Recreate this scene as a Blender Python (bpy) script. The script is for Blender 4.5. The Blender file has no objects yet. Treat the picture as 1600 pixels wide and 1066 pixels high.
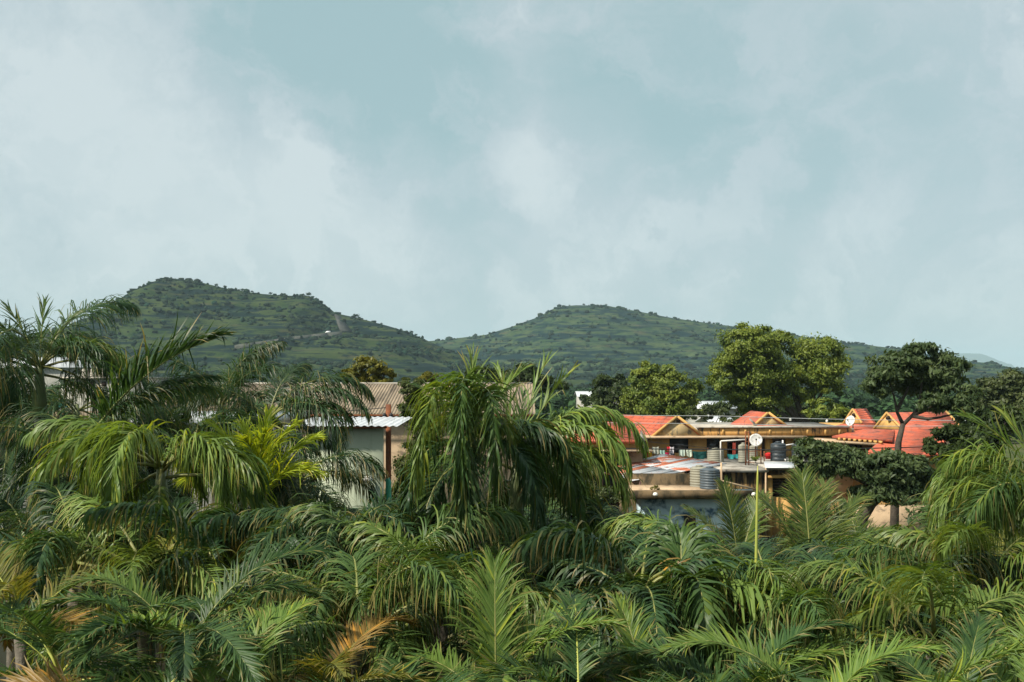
import bpy, math, random
import numpy as np
from mathutils import Vector, Matrix

scene = bpy.context.scene
C = scene.collection
R = math.radians
H = 10.0            # eye height above the ground, metres
FP = 1570.0         # focal length in photo pixels (photo 1600 wide)
HY = 590.0          # photo row of the horizon

# ------------------------------------------------------------------ camera
cd = bpy.data.cameras.new('camera')
cam = bpy.data.objects.new('camera', cd)
C.objects.link(cam)
cam.location = (0, 0, H)
cam.rotation_euler = (R(90), 0, 0)
cd.sensor_width = 36
cd.lens = 36 * FP / 1600
cd.shift_y = (HY - 533) / 1600
cd.clip_start = 0.1
cd.clip_end = 40000
scene.camera = cam

# ------------------------------------------------------------------ light
SUN_AZ = R(-122)     # compass-like angle from +Y (view direction), negative = to the left
SUN_EL = R(48)
sun_dir = Vector((math.sin(SUN_AZ) * math.cos(SUN_EL), math.cos(SUN_AZ) * math.cos(SUN_EL), math.sin(SUN_EL)))
sl = bpy.data.lights.new('sun', 'SUN')
sl.energy = 5.0
sl.angle = R(3.5)
sl.color = (1.0, 0.93, 0.80)
so = bpy.data.objects.new('sun', sl)
C.objects.link(so)
so.rotation_euler = (-sun_dir).to_track_quat('-Z', 'Y').to_euler()

world = bpy.data.worlds.new('World')
scene.world = world
world.use_nodes = True
wn, wl = world.node_tree.nodes, world.node_tree.links
wn.clear()


def wnode(t, **kw):
    n = wn.new(t)
    for k, v in kw.items():
        setattr(n, k, v)
    return n


def sky_world():
    out = wnode('ShaderNodeOutputWorld')
    bg = wnode('ShaderNodeBackground')
    bg.inputs['Strength'].default_value = 0.1
    sky = wnode('ShaderNodeTexSky', sky_type='NISHITA', sun_disc=False)
    sky.sun_elevation = SUN_EL
    sky.sun_rotation = SUN_AZ
    sky.air_density = 1.0
    sky.dust_density = 2.0
    tc = wnode('ShaderNodeTexCoord')
    # domain warp so that the cloud masses get ragged edges
    n1 = wnode('ShaderNodeTexNoise')
    n1.inputs['Scale'].default_value = 4.5
    n1.inputs['Detail'].default_value = 9
    n1.inputs['Roughness'].default_value = 0.68
    wl.new(tc.outputs['Generated'], n1.inputs['Vector'])
    sub = wnode('ShaderNodeVectorMath', operation='SUBTRACT')
    wl.new(n1.outputs['Color'], sub.inputs[0])
    sub.inputs[1].default_value = (.5, .5, .5)
    mad = wnode('ShaderNodeVectorMath', operation='MULTIPLY_ADD')
    wl.new(sub.outputs[0], mad.inputs[0])
    mad.inputs[1].default_value = (.21, .21, .17)
    wl.new(tc.outputs['Generated'], mad.inputs[2])
    nrm = wnode('ShaderNodeVectorMath', operation='NORMALIZE')
    wl.new(mad.outputs[0], nrm.inputs[0])
    # general soft cloud texture over the whole dome
    mp = wnode('ShaderNodeMapping')
    mp.inputs['Scale'].default_value = (1.0, 1.0, 1.9)
    mp.inputs['Location'].default_value = (7.7, 2.3, 5.2)
    wl.new(tc.outputs['Generated'], mp.inputs['Vector'])
    n2 = wnode('ShaderNodeTexNoise')
    n2.inputs['Scale'].default_value = 3.4
    n2.inputs['Detail'].default_value = 9
    n2.inputs['Roughness'].default_value = 0.56
    n2.inputs['Distortion'].default_value = 0.6
    wl.new(mp.outputs[0], n2.inputs['Vector'])
    acc = wnode('ShaderNodeMapRange')
    acc.inputs['From Min'].default_value = 0.25
    acc.inputs['From Max'].default_value = 0.75
    acc.inputs['To Min'].default_value = 0.44
    acc.inputs['To Max'].default_value = 0.72
    acc.clamp = False
    wl.new(n2.outputs[0], acc.inputs['Value'])
    cur = acc.outputs[0]
    # cloud masses: (photo x, photo y, outer radius px, amount)
    for (px, py, rad, amt) in [(300, -50, 260, -.28), (480, 30, 270, -.34), (620, 110, 240, -.34), (560, 160, 130, -.12), (1010, 60, 260, -.15), (1170, 150, 280, -.16),
                               (690, 280, 120, -.14), (750, 345, 100, -.16), (1560, 20, 320, -.02), (1430, 300, 300, -.06), (950, 180, 160, -.08),
                               (40, 80, 330, .22), (280, 230, 270, .24), (540, 310, 230, .24), (180, 418, 90, .2),
                               (830, 60, 110, .06), (880, 320, 220, .12), (150, 330, 150, -.1), (1370, 385, 90, .08)]:
        d = Vector(((px - 800) / FP, 1, (HY - py) / FP)).normalized()
        dt = wnode('ShaderNodeVectorMath', operation='DOT_PRODUCT')
        wl.new(nrm.outputs[0], dt.inputs[0])
        dt.inputs[1].default_value = d
        mr = wnode('ShaderNodeMapRange', interpolation_type='SMOOTHERSTEP')
        mr.inputs['From Min'].default_value = math.cos(rad / FP)
        mr.inputs['From Max'].default_value = math.cos(rad / FP * .12)
        mr.inputs['To Min'].default_value = 0
        mr.inputs['To Max'].default_value = amt
        wl.new(dt.outputs['Value'], mr.inputs['Value'])
        ad = wnode('ShaderNodeMath', operation='ADD')
        wl.new(cur, ad.inputs[0])
        wl.new(mr.outputs[0], ad.inputs[1])
        cur = ad.outputs[0]
    n3 = wnode('ShaderNodeTexNoise')
    n3.inputs['Scale'].default_value = 8.0
    n3.inputs['Detail'].default_value = 10
    n3.inputs['Roughness'].default_value = 0.6
    n3.inputs['Distortion'].default_value = 1.2
    wl.new(mad.outputs[0], n3.inputs['Vector'])
    f3 = wnode('ShaderNodeMapRange', interpolation_type='SMOOTHSTEP')
    wl.new(n3.outputs[0], f3.inputs['Value'])
    f3.inputs['From Min'].default_value = 0.40
    f3.inputs['From Max'].default_value = 0.66
    f3.inputs['To Min'].default_value = -0.13
    f3.inputs['To Max'].default_value = 0.17
    a3 = wnode('ShaderNodeMath', operation='ADD')
    wl.new(cur, a3.inputs[0])
    wl.new(f3.outputs[0], a3.inputs[1])
    cur = a3.outputs[0]
    ramp = wnode('ShaderNodeValToRGB')
    el = ramp.color_ramp.elements
    el[0].position = 0.08
    el[0].color = (.395, .565, .588, 1)
    el[1].position = 0.88
    el[1].color = (.690, .780, .790, 1)
    e = el.new(0.52)
    e.color = (.550, .660, .688, 1)
    wl.new(cur, ramp.inputs['Fac'])
    sc10 = wnode('ShaderNodeVectorMath', operation='SCALE')
    sc10.inputs['Scale'].default_value = 6.4
    wl.new(ramp.outputs['Color'], sc10.inputs[0])
    mix = wnode('ShaderNodeMix', data_type='RGBA')
    mix.inputs['Factor'].default_value = 0.9
    wl.new(sky.outputs['Color'], mix.inputs['A'])
    wl.new(sc10.outputs[0], mix.inputs['B'])
    wl.new(mix.outputs['Result'], bg.inputs['Color'])
    wl.new(bg.outputs[0], out.inputs['Surface'])


sky_world()
scene.view_settings.view_transform = 'Standard'
scene.view_settings.look = 'None'
scene.view_settings.exposure = 0.6
scene.view_settings.gamma = 1.0
scene.view_settings.use_curve_mapping = False
scene.render.engine = 'CYCLES'
scene.cycles.use_denoising = True
scene.cycles.max_bounces = 5
scene.cycles.diffuse_bounces = 2
scene.cycles.glossy_bounces = 2
scene.cycles.transmission_bounces = 4
scene.cycles.transparent_max_bounces = 8
scene.cycles.volume_bounces = 0
scene.cycles.caustics_reflective = False
scene.cycles.caustics_refractive = False

# ------------------------------------------------------------------ helpers


def at(px, py, Y):
    return Vector(((px - 800) / FP * Y, Y, H - (py - HY) / FP * Y))


def X_(px, Y):
    return (px - 800) / FP * Y


def Z_(py, Y):
    return H - (py - HY) / FP * Y


def hill_noise(x, y, seed=0):
    """smooth value noise on numpy arrays, 0..1"""
    xi, yi = np.floor(x).astype(np.int64), np.floor(y).astype(np.int64)
    fx, fy = x - xi, y - yi
    fx, fy = fx * fx * (3 - 2 * fx), fy * fy * (3 - 2 * fy)

    def h(a, b):
        n = (a * 374761393 + b * 668265263 + seed * 974634287) & 0x7fffffff
        n = ((n ^ (n >> 13)) * 1274126177) & 0x7fffffff
        return ((n ^ (n >> 16)) & 0xffff) / 65535.0
    return (h(xi, yi) * (1 - fx) + h(xi + 1, yi) * fx) * (1 - fy) + (h(xi, yi + 1) * (1 - fx) + h(xi + 1, yi + 1) * fx) * fy


def fbm(x, y, oct=5, seed=0):
    s, a, t = 0, .5, 0
    for k in range(oct):
        s = s + a * hill_noise(x * 2 ** k, y * 2 ** k, seed + k)
        t += a
        a *= .5
    return s / t


class MB:
    """collects shapes; build() links them as one mesh object"""

    def __init__(self):
        self.v, self.f, self.c, self.nv = [], [], [], 0
        self.smooth = False

    def add(self, v, f, col=None):
        v = np.asarray(v, float).reshape(-1, 3)
        self.v.append(v)
        if isinstance(f, np.ndarray):
            self.f.append(f + self.nv)
        else:
            self.f.append([[i + self.nv for i in q] for q in f])
        if col is not None:
            col = np.asarray(col, float)
            if col.ndim == 1:
                col = np.tile(col, (len(v), 1))
            self.c.append(col)
        self.nv += len(v)
        return self

    def box(self, a, b):
        (x0, y0, z0), (x1, y1, z1) = a, b
        x0, x1 = min(x0, x1), max(x0, x1)
        y0, y1 = min(y0, y1), max(y0, y1)
        z0, z1 = min(z0, z1), max(z0, z1)
        v = [(x0, y0, z0), (x1, y0, z0), (x1, y1, z0), (x0, y1, z0), (x0, y0, z1), (x1, y0, z1), (x1, y1, z1), (x0, y1, z1)]
        return self.add(v, [(3, 2, 1, 0), (4, 5, 6, 7), (0, 1, 5, 4), (1, 2, 6, 5), (2, 3, 7, 6), (3, 0, 4, 7)])

    def pbox(self, x0, x1, y0, y1, Y, t):
        """box whose front face covers photo rectangle x0..x1, y0..y1 at depth Y and runs t metres back"""
        return self.box((X_(x0, Y), Y, Z_(y1, Y)), (X_(x1, Y), Y + t, Z_(y0, Y)))

    def slab(self, pts, th=0.06):
        """polygon with thickness downwards along its normal"""
        p = [Vector(q) for q in pts]
        n = Vector((0, 0, 0))
        for i in range(len(p)):
            n += (p[i] - p[0]).cross(p[(i + 1) % len(p)] - p[0])
        n.normalize()
        if n.z < 0:
            p.reverse()
            n = -n
        k = len(p)
        v = [tuple(q) for q in p] + [tuple(q - n * th) for q in p]
        f = [list(range(k)), list(range(2 * k - 1, k - 1, -1))]
        for i in range(k):
            j = (i + 1) % k
            f.append([j, i, i + k, j + k])
        return self.add(v, f)

    def tube(self, pts, rad, seg=8, cap=True, col=None):
        pts = [Vector(p) for p in pts]
        n = len(pts)
        if not hasattr(rad, '__len__'):
            rad = [rad] * n
        v, f = [], []
        ref = None
        for i, p in enumerate(pts):
            t = (pts[min(i + 1, n - 1)] - pts[max(i - 1, 0)]).normalized()
            if ref is None:
                ref = Vector((0, 0, 1)) if abs(t.z) < .9 else Vector((1, 0, 0))
            a = t.cross(ref).normalized()
            b = t.cross(a).normalized()
            ref = -b if False else a.cross(t)
            for k in range(seg):
                an = 2 * math.pi * k / seg
                v.append(p + (a * math.cos(an) + b * math.sin(an)) * rad[i])
        for i in range(n - 1):
            for k in range(seg):
                k2 = (k + 1) % seg
                f.append((i * seg + k, i * seg + k2, (i + 1) * seg + k2, (i + 1) * seg + k))
        if cap:
            f.append(list(range(seg))[::-1])
            f.append(list(range((n - 1) * seg, n * seg)))
        return self.add([tuple(q) for q in v], f, col)

    def lathe(self, prof, c, seg=24):
        v, f = [], []
        for (r, z) in prof:
            for k in range(seg):
                an = 2 * math.pi * k / seg
                v.append((c[0] + r * math.cos(an), c[1] + r * math.sin(an), c[2] + z))
        for i in range(len(prof) - 1):
            for k in range(seg):
                k2 = (k + 1) % seg
                f.append((i * seg + k, i * seg + k2, (i + 1) * seg + k2, (i + 1) * seg + k))
        f.append(list(range(seg))[::-1])
        f.append(list(range((len(prof) - 1) * seg, len(prof) * seg)))
        return self.add(v, f)

    def mesh(self, name, mat):
        me = bpy.data.meshes.new(name)
        v = np.concatenate(self.v)
        ls, lt, li = [], [], []
        st = 0
        for f in self.f:
            if isinstance(f, np.ndarray):
                m, k = f.shape
                li.append(f.reshape(-1))
                ls.append(np.arange(m) * k + st)
                lt.append(np.full(m, k))
                st += m * k
            else:
                for q in f:
                    li.append(np.array(q))
                    ls.append(np.array([st]))
                    lt.append(np.array([len(q)]))
                    st += len(q)
        li, ls, lt = np.concatenate(li), np.concatenate(ls), np.concatenate(lt)
        me.vertices.add(len(v))
        me.vertices.foreach_set('co', v.astype(np.float32).reshape(-1))
        me.loops.add(len(li))
        me.loops.foreach_set('vertex_index', li.astype(np.int32))
        me.polygons.add(len(ls))
        me.polygons.foreach_set('loop_start', ls.astype(np.int32))
        me.polygons.foreach_set('loop_total', lt.astype(np.int32))
        if self.smooth:
            me.polygons.foreach_set('use_smooth', np.ones(len(ls), bool))
        me.update(calc_edges=True)
        me.validate()
        if self.c:
            ca = me.color_attributes.new('Col', 'FLOAT_COLOR', 'POINT')
            col = np.concatenate(self.c)
            if col.shape[1] == 3:
                col = np.concatenate([col, np.ones((len(col), 1))], 1)
            ca.data.foreach_set('color', col.astype(np.float32).reshape(-1))
        me.materials.append(mat)
        return me

    def build(self, name, mat, parent=None, smooth=None):
        if smooth is not None:
            self.smooth = smooth
        o = bpy.data.objects.new(name, self.mesh(name, mat))
        C.objects.link(o)
        if parent is not None:
            o.parent = parent
            off = Vector((0, 0, 0))
            q = parent
            while q is not None:
                off += q.location
                q = q.parent
            o.location = -off         # shapes are given in world coordinates
        return o


def tag(o, label=None, cat=None, group=None, kind=None):
    if label:
        o['label'] = label
    if cat:
        o['category'] = cat
    if group:
        o['group'] = group
    if kind:
        o['kind'] = kind
    return o


def thing(name, label, cat, loc, group=None, rz=0):
    o = bpy.data.objects.new(name, None)
    o.empty_display_size = .2
    C.objects.link(o)
    o.location = loc
    o.rotation_euler = (0, 0, rz)
    return tag(o, label, cat, group)


# ------------------------------------------------------------------ materials
MATS = {}


def M(name, c1, c2=None, scale=3.0, rough=.85, spec=.3, bump=0, bscale=25.0, stain=None, sscale=(2.5, 2.5, .5), samt=(.5, .62),
      stain2=None, s2scale=(6, 6, 6), s2amt=(.55, .65), metal=0, vec=None):
    m = bpy.data.materials.new(name)
    m.use_nodes = True
    n, l = m.node_tree.nodes, m.node_tree.links
    b = n['Principled BSDF']
    b.inputs['Roughness'].default_value = rough
    b.inputs['Specular IOR Level'].default_value = spec
    b.inputs['Metallic'].default_value = metal
    g = n.new('ShaderNodeNewGeometry')
    col = None

    def noise(sc, vecscale=None, det=6, rg=.6):
        t = n.new('ShaderNodeTexNoise')
        t.inputs['Scale'].default_value = sc
        t.inputs['Detail'].default_value = det
        t.inputs['Roughness'].default_value = rg
        if vecscale:
            mp = n.new('ShaderNodeMapping')
            mp.inputs['Scale'].default_value = vecscale
            l.new(g.outputs['Position'], mp.inputs['Vector'])
            l.new(mp.outputs[0], t.inputs['Vector'])
        else:
            l.new(g.outputs['Position'], t.inputs['Vector'])
        return t

    def mixc(a, bcol, fac):
        mx = n.new('ShaderNodeMix')
        mx.data_type = 'RGBA'
        if isinstance(a, tuple):
            mx.inputs['A'].default_value = (*a, 1)
        else:
            l.new(a, mx.inputs['A'])
        mx.inputs['B'].default_value = (*bcol, 1)
        l.new(fac, mx.inputs['Factor'])
        return mx.outputs['Result']

    def thr(o, lo, hi):
        r = n.new('ShaderNodeMapRange')
        r.inputs['From Min'].default_value = lo
        r.inputs['From Max'].default_value = hi
        l.new(o, r.inputs['Value'])
        return r.outputs[0]
    cur = c1
    if c2:
        cur = mixc(cur, c2, thr(noise(scale).outputs[0], .35, .65))
    if stain:
        cur = mixc(cur, stain, thr(noise(1.0, sscale).outputs[0], *samt))
    if stain2:
        cur = mixc(cur, stain2, thr(noise(1.0, s2scale, 8, .7).outputs[0], *s2amt))
    if isinstance(cur, tuple):
        b.inputs['Base Color'].default_value = (*cur, 1)
    else:
        l.new(cur, b.inputs['Base Color'])
    if bump:
        bp = n.new('ShaderNodeBump')
        bp.inputs['Strength'].default_value = bump
        bp.inputs['Distance'].default_value = .05
        l.new(noise(bscale).outputs[0], bp.inputs['Height'])
        l.new(bp.outputs[0], b.inputs['Normal'])
    MATS[name] = m
    return m


def leaf_mat(name, trans=.28, rough=.42, spec=.45, tint=(1.25, 1.15, .45)):
    m = bpy.data.materials.new(name)
    m.use_nodes = True
    n, l = m.node_tree.nodes, m.node_tree.links
    b = n['Principled BSDF']
    out = n['Material Output']
    at_ = n.new('ShaderNodeAttribute')
    at_.attribute_name = 'Col'
    l.new(at_.outputs['Color'], b.inputs['Base Color'])
    b.inputs['Roughness'].default_value = rough
    b.inputs['Specular IOR Level'].default_value = spec
    tr = n.new('ShaderNodeBsdfTranslucent')
    mu = n.new('ShaderNodeVectorMath')
    mu.operation = 'MULTIPLY'
    l.new(at_.outputs['Color'], mu.inputs[0])
    mu.inputs[1].default_value = tint
    l.new(mu.outputs[0], tr.inputs['Color'])
    mx = n.new('ShaderNodeMixShader')
    mx.inputs[0].default_value = trans
    l.new(b.outputs[0], mx.inputs[1])
    l.new(tr.outputs[0], mx.inputs[2])
    l.new(mx.outputs[0], out.inputs['Surface'])
    return m


LEAF = leaf_mat('palm_leaf', .38, .42, .22)
TLEAF = leaf_mat('tree_leaf', .34, .5, .25)
SCRUB = leaf_mat('scrub_leaf', .1, .9, .1)
RACHIS = M('palm_stalk', (.14, .16, .04), (.2, .19, .06), 4, .5, .4)
RACHIS_Y = M('palm_stalk_yellow', (.36, .36, .06), (.28, .32, .07), 4, .5, .4)
PTRUNK = M('palm_trunk', (.16, .14, .11), (.09, .08, .065), 6, .9, .2, .5, 20)
SHAFT = M('palm_crownshaft', (.1, .15, .05), (.15, .17, .07), 3, .5, .4)
BARK = M('bark', (.05, .042, .035), (.085, .07, .055), 5, .95, .1, .8, 18)
REDROOF = M('red_roof_tiles', (.54, .125, .065), (.43, .092, .05), 2.2, .8, .2, .5, 7, stain=(.30, .10, .07), sscale=(1.3, 1.3, 1.3), samt=(.44, .62),
            stain2=(.10, .06, .05), s2scale=(2.4, 2.4, 2.4), s2amt=(.54, .66))
OCHRE = M('ochre_plaster', (.52, .31, .10), (.44, .26, .09), 1.5, .9, .2, .1, 20, stain=(.26, .16, .07), sscale=(2, 2, .6), samt=(.5, .72))
OCHRE_STAIN = M('stained_ochre_plaster', (.58, .33, .11), (.46, .27, .10), 2.0, .9, .2, .15, 20, stain=(.06, .05, .04), sscale=(4.5, 4.5, 1.4), samt=(.52, .64))
GABLE_GREY = M('weathered_gable_plaster', (.36, .29, .18), (.46, .33, .15), 2.2, .95, .1, .15, 20, stain=(.10, .10, .085), sscale=(2.6, 2.6, 1.8), samt=(.50, .62))
TAN = M('tan_concrete', (.46, .34, .22), (.36, .26, .17), 2.0, .95, .15, .2, 20, stain=(.10, .08, .06), sscale=(1.5, 1.5, 3), samt=(.55, .7))
FASCIA = M('mossy_fascia_and_shade', (.16, .11, .06), (.10, .075, .045), 1.6, .95, .1, .2, 20, stain=(.035, .03, .02), sscale=(2.6, 2.6, 1.2), samt=(.45, .62))
DRIP = M('drip_stained_wall', (.42, .25, .09), (.30, .19, .08), 3.0, .95, .1, .2, 20, stain=(.035, .028, .02), sscale=(5, 5, .8), samt=(.40, .56))
WHITECONC = M('pale_roof_screed', (.42, .39, .34), (.30, .275, .235), 1.4, .9, .2, .1, 20, stain=(.12, .10, .08), sscale=(1.2, 1.2, 1.2), samt=(.50, .68), stain2=(.06, .05, .04), s2scale=(3, 3, 6), s2amt=(.58, .68))
BLUEWALL = M('blue_washed_wall', (.50, .62, .66), (.40, .53, .58), 1.6, .9, .2, .1, 20, stain=(.05, .10, .15), sscale=(1.1, 1.1, 1.4), samt=(.50, .62))
GREYWALL = M('grey_green_render', (.35, .385, .285), (.29, .325, .24), 1.0, .9, .2, .1, 14, stain=(.22, .26, .18), sscale=(3.2, 3.2, .35), samt=(.52, .70))
WHITEMETAL = M('white_roof_metal', (.52, .54, .56), (.42, .44, .46), 2.0, .5, .4, stain=(.4, .38, .36), sscale=(2, 2, 2), samt=(.6, .75))
BEIGESHEET = M('beige_cement_sheet', (.27, .215, .155), (.21, .17, .125), .7, .95, .1, .1, 20, stain=(.11, .09, .068), sscale=(1.6, .25, .6), samt=(.48, .68), stain2=(.09, .08, .06), s2scale=(3, .6, 1), s2amt=(.58, .7))
PALEWALL = M('pale_far_wall', (.34, .335, .30), (.28, .275, .245), .6, .9, .2, stain=(.28, .27, .23), sscale=(.8, .8, .15), samt=(.55, .7))
DARKOPEN = M('dark_interior', (.025, .02, .018), (.04, .03, .025), 2, .9, .1)  # near-black colour stands in for the unlit depth of openings
BROWNWOOD = M('brown_window_wood', (.065, .035, .03), (.09, .045, .035), 3, .7, .3)
PINKROOM = M('pink_room_wall', (.42, .30, .30), (.34, .25, .26), 1.4, .9, .2)
GLASS = M('dark_window_glass', (.03, .035, .04), None, 1, .12, .6)
TANK_OLIVE = M('faded_tank_plastic', (.26, .25, .19), (.21, .205, .165), 2.5, .6, .35, stain=(.12, .115, .09), sscale=(3, 3, .8), samt=(.52, .7))
TANK_DARK = M('slate_tank_plastic', (.055, .075, .09), (.075, .095, .11), 2.5, .5, .4, stain=(.14, .14, .13), sscale=(3, 3, .7), samt=(.6, .75))
TANK_BLACK = M('black_tank_plastic', (.022, .03, .038), (.035, .044, .05), 2.5, .45, .45)
DISH = M('dish_paint', (.62, .62, .60), (.48, .48, .46), 5, .5, .4, stain=(.2, .19, .18), sscale=(6, 6, 6), samt=(.56, .66))
RUST = M('rusty_steel', (.22, .075, .03), (.12, .05, .03), 6, .9, .2)
WHITEPIPE = M('white_pvc_pipe', (.68, .66, .62), None, 1, .5, .4)
TANPIPE = M('tan_pipe', (.5, .36, .22), (.4, .28, .17), 4, .7, .3)
CABLE = M('black_cable', (.02, .02, .022), None, 1, .6, .3)
WIRE = M('aluminium_wire', (.34, .36, .37), None, 1, .5, .4)
INSUL = M('insulator_ceramic', (.7, .68, .62), None, 1, .3, .5)
GREENPIPE = M('green_plastic', (.03, .25, .17), None, 1, .5, .4)
CYANPLASTIC = M('cyan_plastic', (.07, .5, .55), None, 1, .5, .4)
VAN = M('white_van_paint', (.75, .76, .77), None, 1, .4, .5)
ROADM = M('hill_road', (.10, .095, .085), (.07, .068, .06), .05, .95, .1)
STONEWALL = M('retaining_stone', (.10, .105, .095), (.055, .06, .052), .3, .95, .1, .4, 1.0, stain=(.12, .12, .09), sscale=(.15, .15, .4), samt=(.5, .7))
CUTROCK = M('cut_rock', (.075, .075, .07), (.045, .047, .043), .12, .95, .1, .5, .5)


def cloth_mat(name, c):
    return M(name, c, tuple(x * .75 for x in c), 5, .95, .1)


def tin_mat():
    return M('rusted_tin', (.42, .44, .46), (.35, .37, .39), 2.0, .5, .4, stain=(.36, .12, .065), sscale=(.55, 1.6, .9), samt=(.53, .58),
             stain2=(.24, .075, .04), s2scale=(2.2, 3.5, 2.2), s2amt=(.60, .68), metal=0)


TIN = tin_mat()
TIN_RUST = M('rusty_tin_sheet', (.38, .13, .07), (.28, .09, .05), 2.0, .8, .2, stain=(.55, .52, .52), sscale=(.5, 2.2, .8), samt=(.56, .62))

# ------------------------------------------------------------------ ground and hills


def ground_mat():
    m = M('ground_grass', (.045, .06, .022), (.075, .08, .03), .25, .98, .1, .6, 1.5, stain=(.16, .12, .075), sscale=(.12, .12, .12), samt=(.55, .68))
    return m


def ground():
    mb = MB()
    xs = np.linspace(-6000, 6000, 61)
    ys = np.concatenate([np.linspace(-400, 400, 33), np.linspace(600, 11500, 40)])
    gx, gy = np.meshgrid(xs, ys)
    v = np.stack([gx, gy, np.zeros_like(gx)], -1).reshape(-1, 3)
    w = len(xs)
    i = (np.arange(len(ys) - 1)[:, None] * w + np.arange(w - 1)[None]).reshape(-1)
    mb.add(v, np.stack([i, i + 1, i + w + 1, i + w], -1))
    tag(mb.build('ground', ground_mat()), kind='structure')


ground()


def hill_mat(name, g1, g2, rock, soil):
    m = bpy.data.materials.new(name)
    m.use_nodes = True
    n, l = m.node_tree.nodes, m.node_tree.links
    b = n['Principled BSDF']
    b.inputs['Roughness'].default_value = 1.0
    b.inputs['Specular IOR Level'].default_value = .05
    g = n.new('ShaderNodeNewGeometry')

    def noise(scale, vs=(1, 1, 1), det=8, rg=.6):
        mp = n.new('ShaderNodeMapping')
        mp.inputs['Scale'].default_value = vs
        l.new(g.outputs['Position'], mp.inputs['Vector'])
        t = n.new('ShaderNodeTexNoise')
        t.inputs['Scale'].default_value = scale
        t.inputs['Detail'].default_value = det
        t.inputs['Roughness'].default_value = rg
        l.new(mp.outputs[0], t.inputs['Vector'])
        return t.outputs[0]

    def rng(o, a, c):
        r = n.new('ShaderNodeMapRange')
        r.inputs['From Min'].default_value = a
        r.inputs['From Max'].default_value = c
        l.new(o, r.inputs['Value'])
        return r.outputs[0]

    def mix(a, c, f):
        x = n.new('ShaderNodeMix')
        x.data_type = 'RGBA'
        for s, q in (('A', a), ('B', c)):
            if isinstance(q, tuple):
                x.inputs[s].default_value = (*q, 1)
            else:
                l.new(q, x.inputs[s])
        l.new(f, x.inputs['Factor'])
        return x.outputs['Result']
    base = mix(g1, g2, rng(noise(.03, (1, 1, 2), 9, .7), .38, .62))
    # strata: horizontal bands stretched along the slope
    base = mix(base, soil, rng(noise(.10, (.20, .20, 1.6), 8, .65), .56, .66))
    base = mix(base, rock, rng(noise(.13, (.09, .09, 1.4), 9, .66), .515, .55))
    base = mix(base, rock, rng(noise(.16, (.4, .4, 1.4), 9, .74), .525, .565))
    l.new(base, b.inputs['Base Color'])
    return m


def interp_profile(pts, x):
    pts = sorted(pts)
    return np.interp(x, [p[0] for p in pts], [p[1] for p in pts])


def make_hill(name, prof, Yr, depth, back, px0, px1, nu, nt, g, mat, terr=6.0, seed=0, rough=5.0):
    """height field: prof is the ridge line in photo pixels at ridge distance Yr"""
    u = np.linspace(px0, px1, nu)
    X = (u - 800) / FP * Yr
    ridge = H - (interp_profile(prof, u) - HY) / FP * Yr
    t = np.concatenate([np.linspace(0, 1, nt), np.linspace(1, 2, nt // 4)[1:]])
    T, XX = np.meshgrid(t, X, indexing='ij')
    RR = np.tile(ridge, (len(t), 1))
    gully = fbm(XX / 90, T * 2.0, 4, seed + 9) - .5
    YY = np.where(T <= 1, Yr - depth * (1 - T), Yr + back * (T - 1)) + gully * 90 * np.clip(1 - np.abs(T - .5) * 1.4, 0, 1) * np.where(T <= 1, 1, 0)
    G = np.where(T <= 1, np.interp(T, *zip(*g)), np.cos((T - 1) * math.pi / 2) ** 1.2)
    Z = np.maximum(RR, -1) * G
    Z = Z + (fbm(XX / 60, YY / 45, 5, seed) - .5) * rough * 2 * np.clip(G * 2, 0, 1) * np.clip((1 - np.clip(T, 0, 1)) * 6, .10, 1)
    band = 9.0 + 3 * fbm(XX / 300, YY / 300, 2, seed + 3)
    zz = Z / band + .5 * fbm(XX / 160, YY / 160, 3, seed + 5)
    fr = zz - np.floor(zz)
    st = np.where(fr < .72, fr / .72 * .35, .35 + (fr - .72) / .28 * .65)
    amt = np.clip((1 - np.clip(T, 0, 1)) * 8, 0, 1) * np.clip(Z / 20, 0, 1)
    Z = Z + (st - fr) * band * .95 * amt
    Z = np.maximum(Z, -.6)
    mb = MB()
    v = np.stack([XX, YY, Z], -1).reshape(-1, 3)
    w = nu
    i = (np.arange(len(t) - 1)[:, None] * w + np.arange(w - 1)[None]).reshape(-1)
    mb.add(v, np.stack([i, i + 1, i + w + 1, i + w], -1))
    o = mb.build(name, mat, smooth=True)
    tag(o, kind='structure')
    return X, t, XX, YY, Z


HILL_L = [(-400, 600), (-150, 575), (0, 542), (60, 519), (110, 512), (170, 487), (205, 468), (213, 456), (238, 441), (262, 434), (300, 438), (345, 449),
          (400, 458), (440, 461), (482, 462), (505, 475), (522, 489), (560, 497), (600, 508), (640, 520), (665, 531), (700, 547), (760, 566),
          (850, 585), (1000, 596), (1200, 600)]
HILL_R = [(450, 560), (600, 540), (690, 531), (760, 523), (800, 511), (840, 496), (868, 481), (900, 477), (950, 478), (1000, 487), (1050, 497),
          (1118, 507), (1200, 518), (1310, 534), (1390, 544), (1440, 553), (1490, 563), (1520, 571), (1545, 588), (1580, 598), (1700, 600)]
hillL = make_hill('hill_rocky_plateau', HILL_L, 1000, 430, 250, -420, 1210, 330, 150,
                  [(0, 0), (.15, .06), (.35, .22), (.55, .45), (.75, .68), (.86, .80), (.93, .94), (1, 1)],
                  hill_mat('hill_grass_near', (.019, .037, .014), (.044, .059, .020), (.006, .015, .014), (.052, .050, .026)), seed=3, rough=5)
hillR = make_hill('hill_grassy_dome', HILL_R, 1500, 650, 400, 440, 1710, 330, 150,
                  [(0, 0), (.15, .05), (.35, .2), (.55, .42), (.75, .68), (.9, .9), (1, 1)],
                  hill_mat('hill_grass_far', (.022, .046, .021), (.054, .076, .032), (.006, .018, .019), (.062, .060, .036)), seed=21, rough=6)
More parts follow.
